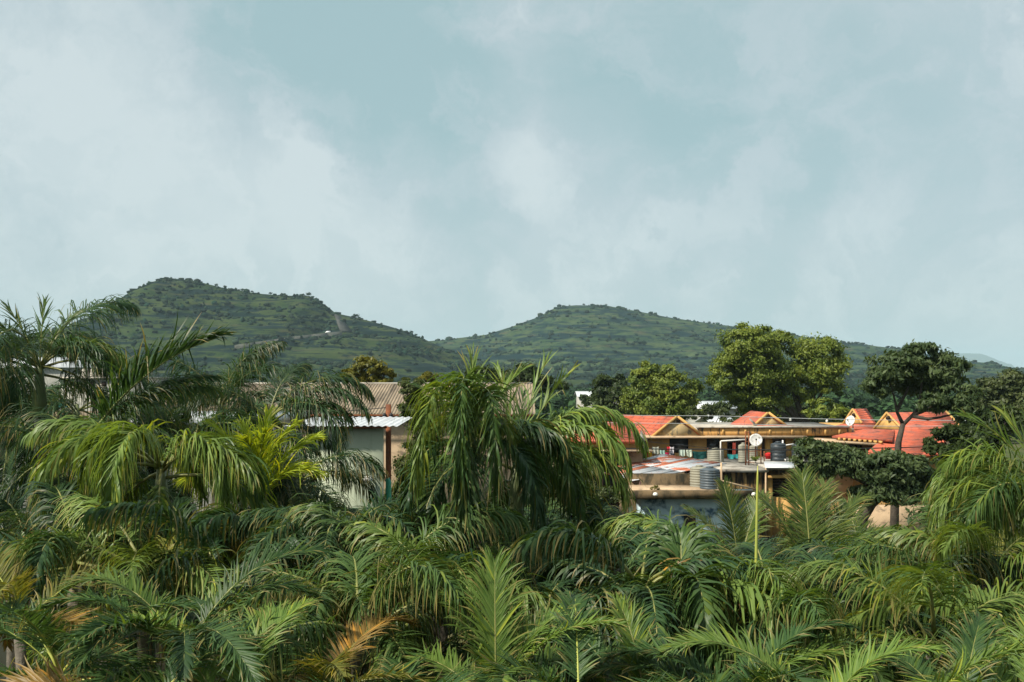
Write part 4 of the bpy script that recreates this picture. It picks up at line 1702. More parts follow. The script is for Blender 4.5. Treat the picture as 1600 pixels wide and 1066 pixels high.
def terrace_things():
    Y = 62.0
    # rusty frame beside the dish
    t = thing('rusty_frame', 'thin rusty steel frame standing on the terrace by the dish', 'frame', at(1168, 727, 60.5))
    for (x, y0, y1) in [(1165, 674, 727), (1170, 674, 728), (1189, 700, 727), (1194, 705, 728)]:
        m = MB()
        m.tube([at(x, y0, 60.5), at(x, y1, 60.5)], .035, 6)
        m.build('upright', RUST, t)
    for (xa, ya, xb, yb) in [(1165, 676, 1170, 676), (1165, 690, 1170, 690), (1170, 706, 1189, 704), (1189, 712, 1194, 716), (1165, 722, 1194, 724)]:
        m = MB()
        m.tube([at(xa, ya, 60.5), at(xb, yb, 60.5)], .022, 6)
        m.build('rail', RUST, t)
    t = thing('pipe_frame', 'white bent pipe frame above the terrace laundry', 'pipe', at(1126, 722, 61.5))
    m = MB()
    m.tube([at(1126, 722, 61.5), at(1126, 690, 61.5), at(1127, 689.3, 61.5), at(1166, 687, 61.5)], .045, 8)
    m.build('pipe', WHITEPIPE, t)
    t = thing('drain_pipe', 'tan drain pipe bending across the stained wall', 'pipe', at(1127, 750, 57.4))
    m = MB()
    m.tube([at(1127, 723, 57.4), at(1127, 750, 57.4), at(1130, 752, 57.4), at(1182, 765, 57.4)], .055, 8)
    m.build('pipe', TANPIPE, t)
    t = thing('drain_pipe', 'straight orange drain pipe down the wall corner', 'pipe', at(1196.5, 840, 57.8))
    m = MB()
    m.tube([at(1196.5, 732, 57.7), at(1196.5, 840, 57.7)], .05, 8)
    m.build('pipe', TANPIPE, t)
    t = thing('vent_pipe', 'short white vent pipe above the free standing black tank', 'pipe', at(1223, 700, 63.4))
    m = MB()
    m.tube([at(1223, 722, 63.6), at(1223, 688, 63.6)], .05, 8)
    m.tube([at(1223, 696.5, 63.6), at(1240, 694, 63.6)], .04, 8)
    m.build('pipe', WHITEPIPE, t)
    # red bin and boxes
    p = at(1201, 714, 64)
    t = thing('red_bucket', 'small red plastic bucket between terrace tanks', 'bucket', at(1201, 722, 64))
    m = MB()
    q = at(1201, 722, 64)
    m.lathe([(.17, 0), (.22, .4), (.24, .42), (.24, .46)], q, 16)
    m.build('pail', cloth_mat('red_plastic', (.55, .03, .03)), t)
    m = MB()
    m.lathe([(.235, .465), (.2, .55), (.05, .6)], q, 16)
    m.build('lid', MATS['red_plastic'], t)
    # tin lean-to at the end of the terrace
    m = MB()
    m.slab([at(1196, 730.5, 57.0), at(1256, 731, 57.0), at(1250, 722, 60.5), at(1193, 721, 60.5)], .03)
    o = m.build('loose_tin_sheet', WHITEMETAL)
    tag(o, 'loose pale tin sheet lying on the terrace below the black tank', 'tin sheet')


terrace_things()


def laundry():
    cl = [  # x0, x1, y0, y1, colour, label
        (1003, 1009, 703, 716, (.03, .03, .035), 'black garment at the annex end of the clothes line'),
        (1007, 1013.5, 703, 713, (.62, .02, .03), 'red cloth on the clothes line nearest the annex'),
        (1011, 1018.5, 707, 715, (.75, .42, .02), 'yellow cloth hanging below the red one'),
        (1019, 1029, 698, 709, (.40, .42, .35), 'pale grey shirt on the clothes line'),
        (1031, 1039, 703, 710, (.30, .46, .40), 'pale green cloth beside the red towel'),
        (1036, 1045, 706.5, 714, (.60, .03, .10), 'crimson towel over the tin roof top'),
        (1041.5, 1046.5, 697.5, 703, (.70, .03, .05), 'small bright red cloth high on the line'),
        (1046.5, 1053, 698, 711, (.66, .62, .66), 'whitish lilac cloth on the clothes line'),
        (1048, 1054, 708, 715, (.04, .05, .06), 'dark garment under the lilac cloth'),
        (1061, 1070, 702, 712, (.50, .60, .52), 'white shirt with mint tint beside the stair wall'),
        (1072, 1081, 702, 713, (.55, .62, .50), 'cream towel beside the white mint shirt'),
        (1082, 1104, 705, 717, (.015, .07, .065), 'dark teal sheet spread along the terrace edge'),
        (1136.5, 1152.5, 709.5, 716.5, (.05, .32, .33), 'turquoise cloth on the verandah rail'),
        (1136.5, 1153.5, 715, 718.5, (.60, .02, .12), 'magenta strip of cloth under the turquoise one'),
        (1145, 1150, 691, 713, (.35, .07, .05), 'long rust red garment hanging in the verandah'),
        (1331, 1343, 703, 710, (.60, .06, .03), 'orange red cloth below the lean-to roof'),
    ]
    rng = random.Random(12)
    for i, (x0, x1, y0, y1, c, lb) in enumerate(cl):
        Y = 64.6 + .12 * (i % 4)
        if x0 > 1130:
            Y = 65.2 + .1 * (i % 3)
        if x0 > 1300:
            Y = 63.5
        m = MB()
        m.smooth = True
        nx, nz = 8, 5
        v = []
        for s in range(2):
            for a in range(nz + 1):
                for b in range(nx + 1):
                    fx, fz = b / nx, a / nz
                    px = x0 + (x1 - x0) * (fx + .05 * math.sin(fz * 4 + i) * fz)
                    py = y0 + (y1 - y0) * fz * (1 + .10 * math.sin(fx * 7 + i)) + 1.0 * math.sin(fx * math.pi)
                    p = at(px, py, Y)
                    p.y += .05 * math.sin(fx * 11 + i * 2) * (.3 + fz) + s * .012
                    v.append(tuple(p))
        f = []
        k = (nx + 1) * (nz + 1)
        for a in range(nz):
            for b in range(nx):
                o = a * (nx + 1) + b
                f.append((o, o + nx + 1, o + nx + 2, o + 1))
                f.append((k + o, k + o + 1, k + o + nx + 2, k + o + nx + 1))
        m.add(v, f)
        o = m.build('hanging_cloth', cloth_mat('cloth_%d' % i, c))
        tag(o, lb, 'laundry', 'laundry on the terrace')
    t = thing('clothes_line', 'thin clothes line strung above the tin roof', 'clothes line', at(1050, 702, 64.7))
    m = MB()
    m.tube([at(1000, 701, 64.75), at(1028, 701.8, 64.75), at(1060, 702.2, 64.75), at(1106, 700, 64.75)], .012, 5)
    m.build('cord', CABLE, t)
    for px in (1000, 1106):
        m = MB()
        m.tube([at(px, 700, 64.75), at(px, 726, 64.75)], .03, 6)
        m.build('post', RUST, t)


laundry()


def wires():
    def line(name, label, pts, Y, r, mat, cat='cable', group=None):
        P = [at(x, y, yy) for (x, y, yy) in pts]
        # smooth catenary-like resampling
        out = []
        for a, b in zip(P[:-1], P[1:]):
            span = (b - a).length
            for i in range(14):
                f = i / 14
                q = a.lerp(b, f)
                q.z -= math.sin(f * math.pi) * span * .006
                out.append(q)
        out.append(P[-1])
        m = MB()
        m.tube(out, r, 5)
        tag(m.build(name, mat), label, cat, group)
    line('power_line', 'upper thin grey power line crossing before the red roofs', [(660, 640, 60), (1120, 650, 58), (1640, 657, 55)], 0, .016, WIRE, group='thin power lines')
    line('power_line', 'lower thin grey power line crossing before the red roofs', [(660, 652, 60), (1120, 662, 58), (1640, 664, 55)], 0, .016, WIRE, group='thin power lines')
    line('power_line', 'thin wire dipping just above the tin roof', [(880, 662, 57), (1010, 690, 57), (1140, 702, 57), (1300, 704, 57)], 0, .014, CABLE)
    line('power_line', 'thick black cable sagging in front of the terrace tanks', [(640, 690, 54), (1200, 703, 54), (1640, 690, 54)], 0, .03, CABLE)
    line('power_line', 'short dark wire running from the rusty post towards the shed', [(480, 646, 33), (604, 637, 32.9)], 0, .014, CABLE)
    line('power_line', 'low slack wire from the rusty post behind the shrub', [(604, 653, 32.9), (720, 700, 33)], 0, .014, CABLE)
    for i, (x, y, Y) in enumerate([(1235, 655.5, 57.4), (1292, 658, 57.0)]):
        p = at(x, y, Y)
        t = thing('line_insulator', ['pale ceramic insulator on the wire near the second gable', 'pale ceramic insulator on the wire near the tilted dish'][i], 'insulator', p)
        m = MB()
        m.lathe([(.03, -.09), (.08, -.06), (.05, -.02), (.08, .02), (.05, .05), (.03, .09)], p, 10)
        m.build('body', INSUL, t)


wires()

# ------------------------------------------------------------------ trees
G_BRIGHT = ((.054, .100, .013), (.215, .255, .040))
G_DARK = ((.018, .036, .010), (.055, .080, .022))
G_MANGO = ((.018, .042, .014), (.110, .150, .056))
G_YEL = ((.075, .085, .010), (.18, .165, .02))
G_OLIVE = ((.030, .050, .015), (.092, .112, .036))


def trees():
    tree('broad_tree', 'big billowing bright green tree with two lobes above the red roofs', (1225, 98),
         [(1170, 545, 96, 42, 42), (1140, 592, 96, 34, 34), (1195, 590, 97, 50, 46), (1215, 545, 99, 26, 30), (1282, 568, 99, 46, 44), (1245, 600, 98, 40, 36), (1180, 630, 97, 50, 22), (1290, 605, 98, 30, 22)],
         (.29, .13), 74000, G_BRIGHT, seed=11, trunk_r=.5, clump=.30, nclump=340, trunk=[(X_(1248, 98), 98, 0), (X_(1252, 98), 98, 2.2), (X_(1258, 98), 98, 5)])
    tree('round_tree', 'bright round crowned tree behind the first red gable', (1035, 100),
         [(1010, 582, 100, 20, 18), (1000, 612, 100, 27, 30), (1042, 606, 100, 34, 34), (1078, 622, 101, 24, 26), (1030, 638, 100, 56, 22)],
         (.29, .13), 45000, G_BRIGHT, seed=12, trunk_r=.4, clump=.30, nclump=160)
    tree('dark_tree', 'dark green tree beside the bright round tree', (952, 108), [(955, 608, 108, 30, 22), (965, 628, 108, 40, 22), (930, 622, 109, 22, 16)],
         (.38, .17), 24000, G_DARK, seed=13, trunk_r=.3, clump=.32, nclump=80)
    tree('leaning_tree', 'dark glossy tree with leaning forked trunk in front of the red roofs', (1405, 50),
         [(1440, 556, 50, 36, 20), (1400, 575, 50, 42, 26), (1372, 602, 50, 26, 22), (1430, 595, 51, 46, 26), (1475, 580, 50, 38, 28), (1490, 618, 49.5, 36, 24), (1455, 630, 49, 26, 14), (1515, 645, 49, 26, 18)],
         (.25, .09), 27000, G_MANGO, seed=14, trunk_r=.19, clump=.34, nclump=240, flat=.6, droop=.6,
         trunk=[(X_(1396, 50), 50, 0), (X_(1398, 50), 50, 3.5), at(1402, 715, 50), at(1404, 690, 50), at(1411, 662, 50)],
         limbs=[[at(1411, 664, 50), at(1402, 645, 50), at(1398, 625, 50), at(1390, 595, 50)], [at(1411, 664, 50), at(1425, 650, 50), at(1436, 636, 50), at(1440, 600, 50), at(1443, 570, 50)],
                [at(1428, 648, 50), at(1445, 642, 50), at(1462, 632, 49.8), at(1480, 605, 49.6)], [at(1425, 650, 50), at(1450, 655, 49.6), at(1470, 652, 49.4), at(1500, 645, 49.2)],
                [at(1402, 640, 50), at(1415, 615, 50.3), at(1425, 590, 50.5)]])
    tree('leafy_tree', 'low dark glossy tree with thick slanting trunk below the leaning one', (1360, 46),
         [(1265, 712, 46, 24, 28), (1295, 720, 46, 32, 26), (1335, 726, 46, 36, 22), (1385, 728, 45, 42, 26), (1425, 742, 45, 36, 26), (1400, 768, 45, 44, 20), (1350, 770, 46, 26, 14)],
         (.24, .09), 34000, G_MANGO, seed=15, trunk_r=.3, clump=.36, nclump=240, droop=.5,
         trunk=[(X_(1330, 46), 46, 0), at(1345, 810, 46), at(1362, 785, 46), at(1388, 765, 45.6)])
    tree('shade_tree', 'dark spreading tree beside the red roof end', (1520, 48), [(1480, 690, 48, 34, 22), (1500, 720, 48, 40, 26), (1530, 690, 48, 40, 30), (1470, 750, 47, 40, 18), (1540, 750, 47, 40, 30), (1570, 660, 49, 36, 24)],
         (.24, .11), 36000, G_DARK, seed=16, trunk_r=.25, clump=.32, nclump=160)
    tree('edge_tree', 'mid green tree far off at the picture edge', (1575, 85), [(1550, 612, 85, 30, 22), (1590, 605, 85, 34, 24), (1610, 640, 84, 50, 30), (1560, 640, 85, 40, 22)],
         (.34, .15), 30000, G_OLIVE, seed=17, trunk_r=.3, clump=.32, nclump=120)
    tree('yellowing_tree', 'yellow green tree rising behind the beige shed roof', (578, 66), [(575, 575, 66, 24, 16), (550, 588, 66, 20, 12), (600, 586, 66, 18, 14), (575, 598, 66, 34, 10)],
         (.24, .11), 11000, G_YEL, seed=18, trunk_r=.2, clump=.3, nclump=80)
    tree('yellowing_tree', 'small yellow green treetop just above the shed ridge', (670, 68), [(665, 590, 68, 14, 9), (680, 592, 68, 12, 7)],
         (.24, .11), 2200, G_YEL, seed=19, trunk_r=.12, clump=.3, nclump=22)
    tree('dark_tree', 'dark treetop behind the spiky central palms', (780, 90), [(760, 588, 90, 40, 16), (815, 588, 90, 40, 18), (860, 600, 90, 30, 14)],
         (.36, .16), 9000, G_DARK, seed=20, trunk_r=.3, clump=.28, nclump=50)
    tree('slender_tree', 'slender olive shrub tree beside the rusty post', (648, 35),
         [(642, 612, 35, 18, 22), (652, 645, 35, 25, 26), (658, 685, 35, 30, 30), (655, 730, 34.8, 36, 34), (645, 780, 34.6, 40, 30)],
         (.15, .06), 34000, G_OLIVE, seed=21, trunk_r=.1, clump=.33, nclump=180)
    tree('leafy_bush', 'olive bush spilling over the low end of the tin roof', (925, 50), [(915, 745, 50, 34, 18), (945, 735, 51, 22, 10), (895, 770, 49, 40, 24), (870, 720, 52, 40, 24), (930, 775, 49, 40, 14)],
         (.16, .06), 30000, G_OLIVE, seed=22, trunk_r=.1, clump=.33, nclump=140)
    tree('leafy_bush', 'green bush below the big tree trunk behind the parapet', (1290, 86), [(1290, 640, 86, 34, 16), (1320, 652, 86, 24, 12)],
         (.26, .12), 6000, G_BRIGHT, seed=23, trunk_r=.1, clump=.27, nclump=40)
    tree('leafy_bush', 'bushes with pale gaps between the two bright trees', (1110, 90), [(1095, 645, 90, 24, 16), (1125, 648, 90, 20, 12), (1150, 660, 88, 24, 12), (1115, 668, 88, 24, 8)],
         (.26, .10), 6000, G_OLIVE, seed=24, trunk_r=.1, clump=.27, nclump=50)
    tree('dark_tree', 'dark low trees closing the view under the big tree', (1210, 106), [(1150, 640, 106, 34, 20), (1210, 648, 106, 44, 20), (1270, 652, 106, 40, 18)],
         (.36, .16), 10000, G_DARK, seed=25, trunk_r=.3, clump=.28, nclump=50)
    tree('roof_plant', 'small yellow green plant growing on the mossy roof edge', (1023, 55.3), [(1023, 763, 55.2, 8, 5)], (.10, .03), 400, G_YEL, seed=26, trunk_r=.02, clump=.4, nclump=14,
         cat='plant', trunk=[at(1023, 771, 55.2), at(1023, 765, 55.2)])
    tree('roof_plant', 'small green plant on the terrace under the dish', (1181, 60.3), [(1181, 716, 60.3, 7, 4)], (.12, .05), 300, G_BRIGHT, seed=27, trunk_r=.02, clump=.4, nclump=12,
         cat='plant', trunk=[at(1181, 724, 60.3), at(1181, 717, 60.3)])
    # darker understory shrubs between palms and houses
    spots = [(430, 22, 800), (140, 26, 770), (620, 24, 820), (820, 26, 800), (980, 30, 835), (1330, 32, 850), (1480, 33, 820), (1580, 30, 800)]
    for i, (px, Y, py) in enumerate(spots):
        tree('understory_shrub', ['dense shrub below the hut wall', 'dense shrub below the pale concrete block', 'dense shrub behind the rounded palm', 'dense shrub behind the hanging curtain palm', 'dense shrub before the blue wall', 'dense shrub at the foot of the slanting trunk', 'dense shrub below the shade tree', 'dense shrub behind the tall edge palm'][i], (px, Y), [(px, py + 10, Y, 80, 44), (px + 50, py + 90, Y - .5, 90, 80), (px - 50, py + 90, Y - .5, 90, 80)],
             (.22, .10), 4500, G_DARK, seed=200 + i, trunk_r=.07, clump=.34, nclump=80, group='shrubs under the palms', cat='shrub')


trees()


def ridge_trees():
    rng = np.random.default_rng(31)
    one = None

    def make(hd, px, Yr, prof, hpx, label, group):
        nonlocal one
        X = (px - 800) / FP * Yr
        z = H - (float(interp_profile(prof, px)) - HY) / FP * Yr
        s = hpx / FP * Yr
        if one is None:
            one = []
            for v in range(4):
                r2 = np.random.default_rng(60 + v)
                n = 150
                pts = r2.normal(0, 1, (n, 3)) * np.array([.26, .26, .17]) + np.array([0, 0, .68])
                A = r2.normal(0, 1, (n, 3))
                A /= np.linalg.norm(A, axis=1, keepdims=True)
                B = np.cross(A, r2.normal(0, 1, (n, 3)))
                B /= np.linalg.norm(B, axis=1, keepdims=True)
                V = np.stack([pts - A * .13, pts + B * .1, pts + A * .13, pts - B * .1], 1)
                m = MB()
                c = np.array([.022, .038, .018])[None] * r2.uniform(.6, 1.5, (n, 1))
                m.add(V.reshape(-1, 3), np.arange(n * 4).reshape(n, 4), np.repeat(c[:, None], 4, 1).reshape(-1, 3))
                crown = m.mesh('crown', SCRUB)
                m = MB()
                m.tube([(0, 0, -.25), (.03, 0, .3), (0, .02, .6)], [.05, .035, .02], 6)
                one.append((crown, m.mesh('trunk', BARK)))
        t = thing('ridge_tree', label, 'tree', (X, Yr - .8, z - .3 - s * .14), group)
        cr, tr = one[int(rng.integers(0, 4))]
        for nm, me in (('crown', cr), ('trunk', tr)):
            o = bpy.data.objects.new(nm, me)
            C.objects.link(o)
            o.parent = t
            if nm == 'crown':
                o['kind'] = 'stuff'
        s *= .55 * rng.uniform(.6, 1.15)
        t.scale = (s * rng.uniform(.8, 1.3), s, s)
        t.rotation_euler = (0, 0, rng.uniform(0, 6))

    for px, hp in [(300, 8), (316, 5), (338, 7), (352, 7), (358, 5), (374, 9), (379, 8), (394, 5), (404, 4), (474, 9), (482, 10), (494, 8), (500, 9), (556, 10), (562, 9), (582, 6), (596, 7), (627, 6), (236, 6), (255, 5), (268, 6), (216, 7), (222, 6), (650, 7)]:
        make(hillL, px, 1000, HILL_L, hp * 1.15, 'small dark tree on the skyline of the rocky plateau hill', 'skyline trees of the rocky hill')
    make(hillL, 423, 1000, HILL_L, 8, 'lone tiny tree standing clear on the flat rocky hilltop', 'lone skyline trees')
    make(hillL, 643, 1000, HILL_L, 10, 'tallest skyline tree at the foot of the rocky hill slope', 'lone skyline trees')
    make(hillL, 120, 1000, HILL_L, 7, 'single tree low on the sunny shoulder of the rocky hill', 'lone skyline trees')
    for px, hp in [(890, 4), (912, 5), (920, 5), (929, 4), (968, 3), (978, 4), (992, 4), (824, 4), (838, 4), (853, 4), (1042, 3), (1078, 4), (1100, 5), (1108, 6), (1115, 5), (1240, 5), (1300, 4), (770, 4), (742, 4)]:
        make(hillR, px, 1500, HILL_R, hp * 1.15, 'tiny tree on the skyline of the grassy domed hill', 'skyline trees of the grassy hill')
    make(hillR, 939, 1500, HILL_R, 6, 'first of the close pair of trees on the grassy summit', 'summit pair')
    make(hillR, 947, 1500, HILL_R, 6, 'second of the close pair of trees on the grassy summit', 'summit pair')
    make(hillR, 1326, 1500, HILL_R, 7, 'slim tree on the ridge beyond the big bright tree', 'ridge pair')
    make(hillR, 1340, 1500, HILL_R, 8, 'broad tree on the ridge beyond the big bright tree', 'ridge pair')


ridge_trees()

# ------------------------------------------------------------------ palms


def palms():
    T = 'plume_palm'
    # -- tall plumose palms, rear rank
    palm(T, 'tallest dark plume palm with spiky crown against the sky', 62, 575, 15, 'plume', 'deep', 12, 1.9, 101, elevs=(62, -25),
         fronds=[(100, 82, 1.0, 12, 'mid', dict(kind='spike')), (165, 66, 1.1, 20, 'mid', dict(kind='spike')), (20, 72, .9, 30, 'mid', dict(kind='spike')), (200, 58, 1.0, 25, 'mid', dict(kind='spike')), (0, 45, 1.6, 120, 'light'), (-88, 52, 2.5, 165, 'deep'), (-75, 40, 2.2, 150), (-20, 48, 1.6, 120), (200, 50, 1.9, 130), (180, 40, 2.0, 125), (225, 30, 2.0, 120)])
    palm(T, 'plume palm whose long dark frond arches up towards the hill', 128, 700, 13, 'plume', 'deep', 8, 1.8, 102, elevs=(45, -20),
         fronds=[(8, 57, 2.25, 40, 'deep', dict(roll=0, plum=.16, ldroop=.16, ll=1.0, lift=30, lw=.0125, npairs=110)), (16, 52, 1.9, 52, 'deep', dict(roll=0, plum=.3, ldroop=.5, ll=.9)), (25, 50, 1.9, 60, 'mid'), (150, 45, 1.9, 110), (-60, 35, 1.9, 120)])
    palm(T, 'slim plume palm behind the long arching frond', 345, 630, 18, 'plume', 'deep', 11, 1.8, 103, elevs=(70, -20), fronds=[(60, 70, 1.4, 70), (0, 75, 1.6, 70)])
    palm(T, 'dark plume palm with frond drooping over the hut roof', 420, 655, 16, 'plume', 'deep', 8, 1.7, 104, elevs=(50, -20),
         fronds=[(-5, 46, 1.9, 105, 'deep', dict(ll=.7)), (10, 58, 1.9, 105), (-30, 36, 1.8, 115), (170, 45, 1.8, 110), (60, 74, 1.2, 60)])
    palm(T, 'pale green plume palm with curtains of limp ribbons', 252, 735, 11, 'ribbon', 'light', 7, 1.6, 105, elevs=(50, -20),
         fronds=[(-90, 56, 1.9, 155, 'light'), (-40, 52, 1.7, 150, 'light'), (-140, 52, 1.7, 150, 'light'), (195, 42, 1.6, 130, 'light'), (-10, 46, 1.5, 138, 'mid'), (-110, 64, 1.5, 150, 'light')], a0=44, a1=18, ll=.95)
    palm('young_palm', 'young palm with glowing yellow green upright leaves', 398, 800, 13.5, 'ribbon', 'fresh', 0, 1.5, 106, tips=.05, stalk=RACHIS_Y,
         fronds=[(70, 86, 1.35, 22), (-60, 80, 1.25, 40), (10, 72, 1.3, 50), (170, 74, 1.25, 50), (-120, 70, 1.2, 70), (-20, 64, 1.2, 80), (120, 78, 1.3, 35), (210, 62, 1.1, 80), (-85, 84, 1.2, 55), (40, 66, 1.1, 90), (0, 82, 1.3, 40), (190, 82, 1.3, 40)], ll=.85, lw=.0105, plum=.5, ldroop=.22, a0=32, a1=10, npairs=40)
    palm(T, 'great dark palm in the middle with a hanging curtain of leaves', 738, 720, 11, 'ribbon', 'deep', 3, 1.3, 107, elevs=(30, 0),
         fronds=[(-92, 64, 3.0, 155, 'mid', dict(ll=.75, s0=.12, a0=32, a1=12)), (-80, 60, 2.8, 150, 'mid', dict(ll=.75, a0=32, a1=12)), (-103, 62, 2.8, 152, 'light', dict(ll=.7, a0=30, a1=12)), (-90, 48, 2.8, 136, 'mid', dict(ll=.7, a0=30, a1=12)), (-60, 70, 1.4, 165, 'light', dict(ll=.55, a0=34, a1=14)), (-122, 76, 1.3, 168, 'light', dict(ll=.45, a0=32, a1=12)), (90, 84, 1.2, 20, 'light', dict(kind='spike')), (30, 74, 1.2, 40, 'light', dict(kind='spike')), (160, 76, 1.1, 60, 'mid', dict(kind='spike')), (60, 70, 1.2, 60, 'mid', dict(kind='spike')), (120, 66, 1.1, 70, 'mid', dict(ll=.6)), (-88, 30, 2.2, 120, 'deep', dict(ll=.9, a0=36)), (-60, 34, 1.8, 124, 'deep', dict(ll=.9, a0=36)), (-115, 34, 1.8, 124, 'deep', dict(ll=.8, a0=34))])
    palm(T, 'light palm whose long fronds arch towards the red roofs', 806, 740, 11.5, 'ribbon', 'mid', 3, 1.3, 108, elevs=(35, -5),
         fronds=[(12, 66, 2.0, 132, 'light', dict(ll=.8, plum=.25, npairs=60)), (-15, 62, 1.7, 140, 'light', dict(ll=.8)), (40, 64, 1.8, 115, 'mid', dict(ll=.7)), (50, 78, 1.45, 28, 'light', dict(kind='spike')), (110, 80, 1.35, 35, 'light', dict(kind='spike')), (20, 72, 1.4, 30, 'light', dict(kind='spike')), (80, 70, 1.3, 55, 'mid', dict(kind='spike')), (25, 58, 1.5, 90, 'light', dict(ll=.7)), (-60, 55, 1.6, 145), (0, 40, 1.5, 120, 'light'), (-80, 60, 1.5, 150, 'mid')])
    palm(T, 'dark rounded palm below the grey hut', 535, 850, 10, 'plume', 'deep', 8, 1.4, 109, elevs=(58, 0), droop=(110, 130),
         fronds=[(180, 42, 1.5, 115), (0, 45, 1.3, 115), (-90, 45, 1.5, 140), (-50, 42, 1.4, 130), (-130, 42, 1.5, 130)], tips=.3, ll=.62)
    palm(T, 'shaggy palm with browning leaf tips below the rounded one', 520, 940, 8.6, 'plume', 'mid', 6, 1.15, 110, elevs=(55, 0), droop=(110, 130),
         fronds=[(170, 40, 1.2, 105), (10, 40, 1.1, 115), (-90, 42, 1.2, 135), (-140, 38, 1.2, 120)], tips=.55, dry=.15, ll=.6)
    palm(T, 'wide dark palm in front of the blue wall', 890, 870, 13, 'plume', 'deep', 8, 1.7, 111, elevs=(50, -10),
         fronds=[(8, 42, 1.7, 80, 'deep', dict(plum=.25)), (-20, 38, 1.7, 105), (170, 45, 1.6, 110), (-90, 36, 1.8, 125), (60, 46, 1.6, 80), (130, 50, 1.6, 90)])
    palm(T, 'broad leaved palm with long hanging ribbons before the ochre wall', 1065, 955, 9, 'ribbon', 'mid', 4, 1.3, 112, elevs=(45, 0),
         fronds=[(-88, 60, 1.5, 150, 'mid', dict(lw=.016)), (-50, 52, 1.45, 140, 'light', dict(lw=.016)), (-10, 46, 1.3, 130, 'mid', dict(lw=.0145)), (-130, 50, 1.3, 140), (185, 44, 1.2, 125), (80, 78, .7, 30, 'mid'), (20, 50, 1.2, 115, 'light')])
    palm(T, 'dark palm hiding the courtyard below the blue wall', 905, 935, 9.6, 'ribbon', 'deep', 6, 1.3, 113, elevs=(40, -5), fronds=[(-90, 36, 1.4, 130), (-40, 34, 1.3, 125), (-140, 34, 1.3, 125), (0, 30, 1.2, 110)], tips=.3)
    palm(T, 'tall light palm at the picture edge beside the shade tree', 1640, 790, 11, 'plume', 'mid', 6, 1.5, 114, elevs=(50, -10),
         fronds=[(180, 40, 1.5, 110, 'light'), (200, 30, 1.6, 110, 'mid'), (160, 50, 1.4, 105, 'light'), (-120, 40, 1.6, 130, 'light'), (-90, 35, 1.6, 130), (190, 10, 1.4, 85, 'light'), (130, 74, 1.1, 25, 'light', dict(kind='spike')), (90, 80, 1.1, 20, 'mid', dict(kind='spike')), (170, 66, 1.3, 40, 'light', dict(kind='spike')), (175, 62, 1.3, 90, 'light')], plum=.9)
    palm(T, 'palm with one long frond arching low over the courtyard', 1600, 985, 9, 'ribbon', 'mid', 5, 1.4, 115, elevs=(45, -5),
         fronds=[(186, 28, 1.75, 58, 'light', dict(plum=.1, ll=.72)), (165, 44, 1.5, 70, 'mid'), (200, 10, 1.4, 60), (-140, 40, 1.3, 110, 'mid')])
    palm(T, 'dark palm under the tallest spiky one', 40, 835, 12, 'plume', 'deep', 10, 1.6, 116, elevs=(50, -15), fronds=[(0, 40, 1.6, 95), (-60, 38, 1.6, 120), (30, 45, 1.5, 80)])
    palm(T, 'dark palm in the shade between the pale and the rounded palms', 300, 880, 11.5, 'plume', 'deep', 10, 1.5, 117, elevs=(50, -15))
    palm(T, 'dark palm behind the great hanging curtain', 660, 865, 14, 'plume', 'deep', 10, 1.7, 118, elevs=(50, -15))
    palm(T, 'dark palm half hidden beside the hanging curtain', 830, 850, 13.5, 'plume', 'mid', 10, 1.6, 119, elevs=(50, -15))
    palm(T, 'dull green palm between the pale palm and the glowing young one', 462, 745, 15, 'plume', 'deep', 10, 1.5, 120, elevs=(50, -15), tips=.4)
    palm(T, 'dusky palm beneath the long arching frond', 165, 800, 14.5, 'plume', 'deep', 11, 1.6, 121, elevs=(60, -10))
    palm(T, 'dark palm wedged between the tallest palm and the arching frond', 15, 690, 17, 'plume', 'deep', 12, 1.9, 122, elevs=(65, -15))
    palm(T, 'dark palm standing before the pale concrete block', 120, 640, 19, 'plume', 'deep', 10, 1.7, 123, elevs=(50, -20))
    palm(T, 'dusky palm right behind the pale ribbon palm', 285, 700, 15.5, 'plume', 'deep', 12, 1.8, 124, elevs=(60, -15))
    palm(T, 'dusky palm leaning over the low whitewashed building', 365, 720, 16.5, 'plume', 'deep', 11, 1.7, 125, elevs=(55, -15))
    palm(T, 'dark palm fringing the foot of the grey hut', 495, 825, 14, 'plume', 'deep', 11, 1.5, 126, elevs=(55, -15), tips=.35)
    # -- young coconut palms
    K = 'coconut_palm'
    palm(K, 'young coconut palm with upright feathers before the ochre wall', 1268, 925, 20, 'coconut', 'coco', 5, 1.9, 130, elevs=(55, 15), droop=(50, 80), shaft=False, trunk_r=.12,
         fronds=[(95, 86, 2.4, 25), (60, 80, 2.3, 35), (30, 72, 2.3, 45), (0, 62, 2.2, 60), (150, 76, 2.1, 35), (-20, 55, 2.0, 70), (200, 55, 1.9, 60)])
    palm(K, 'young coconut palm with upright feathers before the blue wall', 1155, 905, 22, 'coconut', 'coco', 4, 1.8, 131, elevs=(50, 15), droop=(50, 80), shaft=False, trunk_r=.12,
         fronds=[(120, 84, 2.1, 18), (40, 78, 2.0, 35), (160, 70, 1.9, 40), (10, 55, 1.8, 60)])
    palm(K, 'coconut palm with yellowish arching fronds below the tan wall', 1520, 905, 21, 'coconut', 'olive', 5, 2.0, 132, elevs=(45, 5), droop=(60, 90), shaft=False, trunk_r=.12,
         fronds=[(178, 46, 2.1, 75, 'olive'), (185, 28, 2.1, 70, 'coco'), (170, 56, 1.9, 75, 'olive'), (200, 36, 2.0, 85, 'coco')])
    palm(K, 'low coconut palm with broad fronds in the courtyard shade', 1400, 970, 19, 'coconut', 'coco', 9, 1.9, 133, elevs=(60, 0), droop=(50, 95), shaft=False, trunk_r=.12)
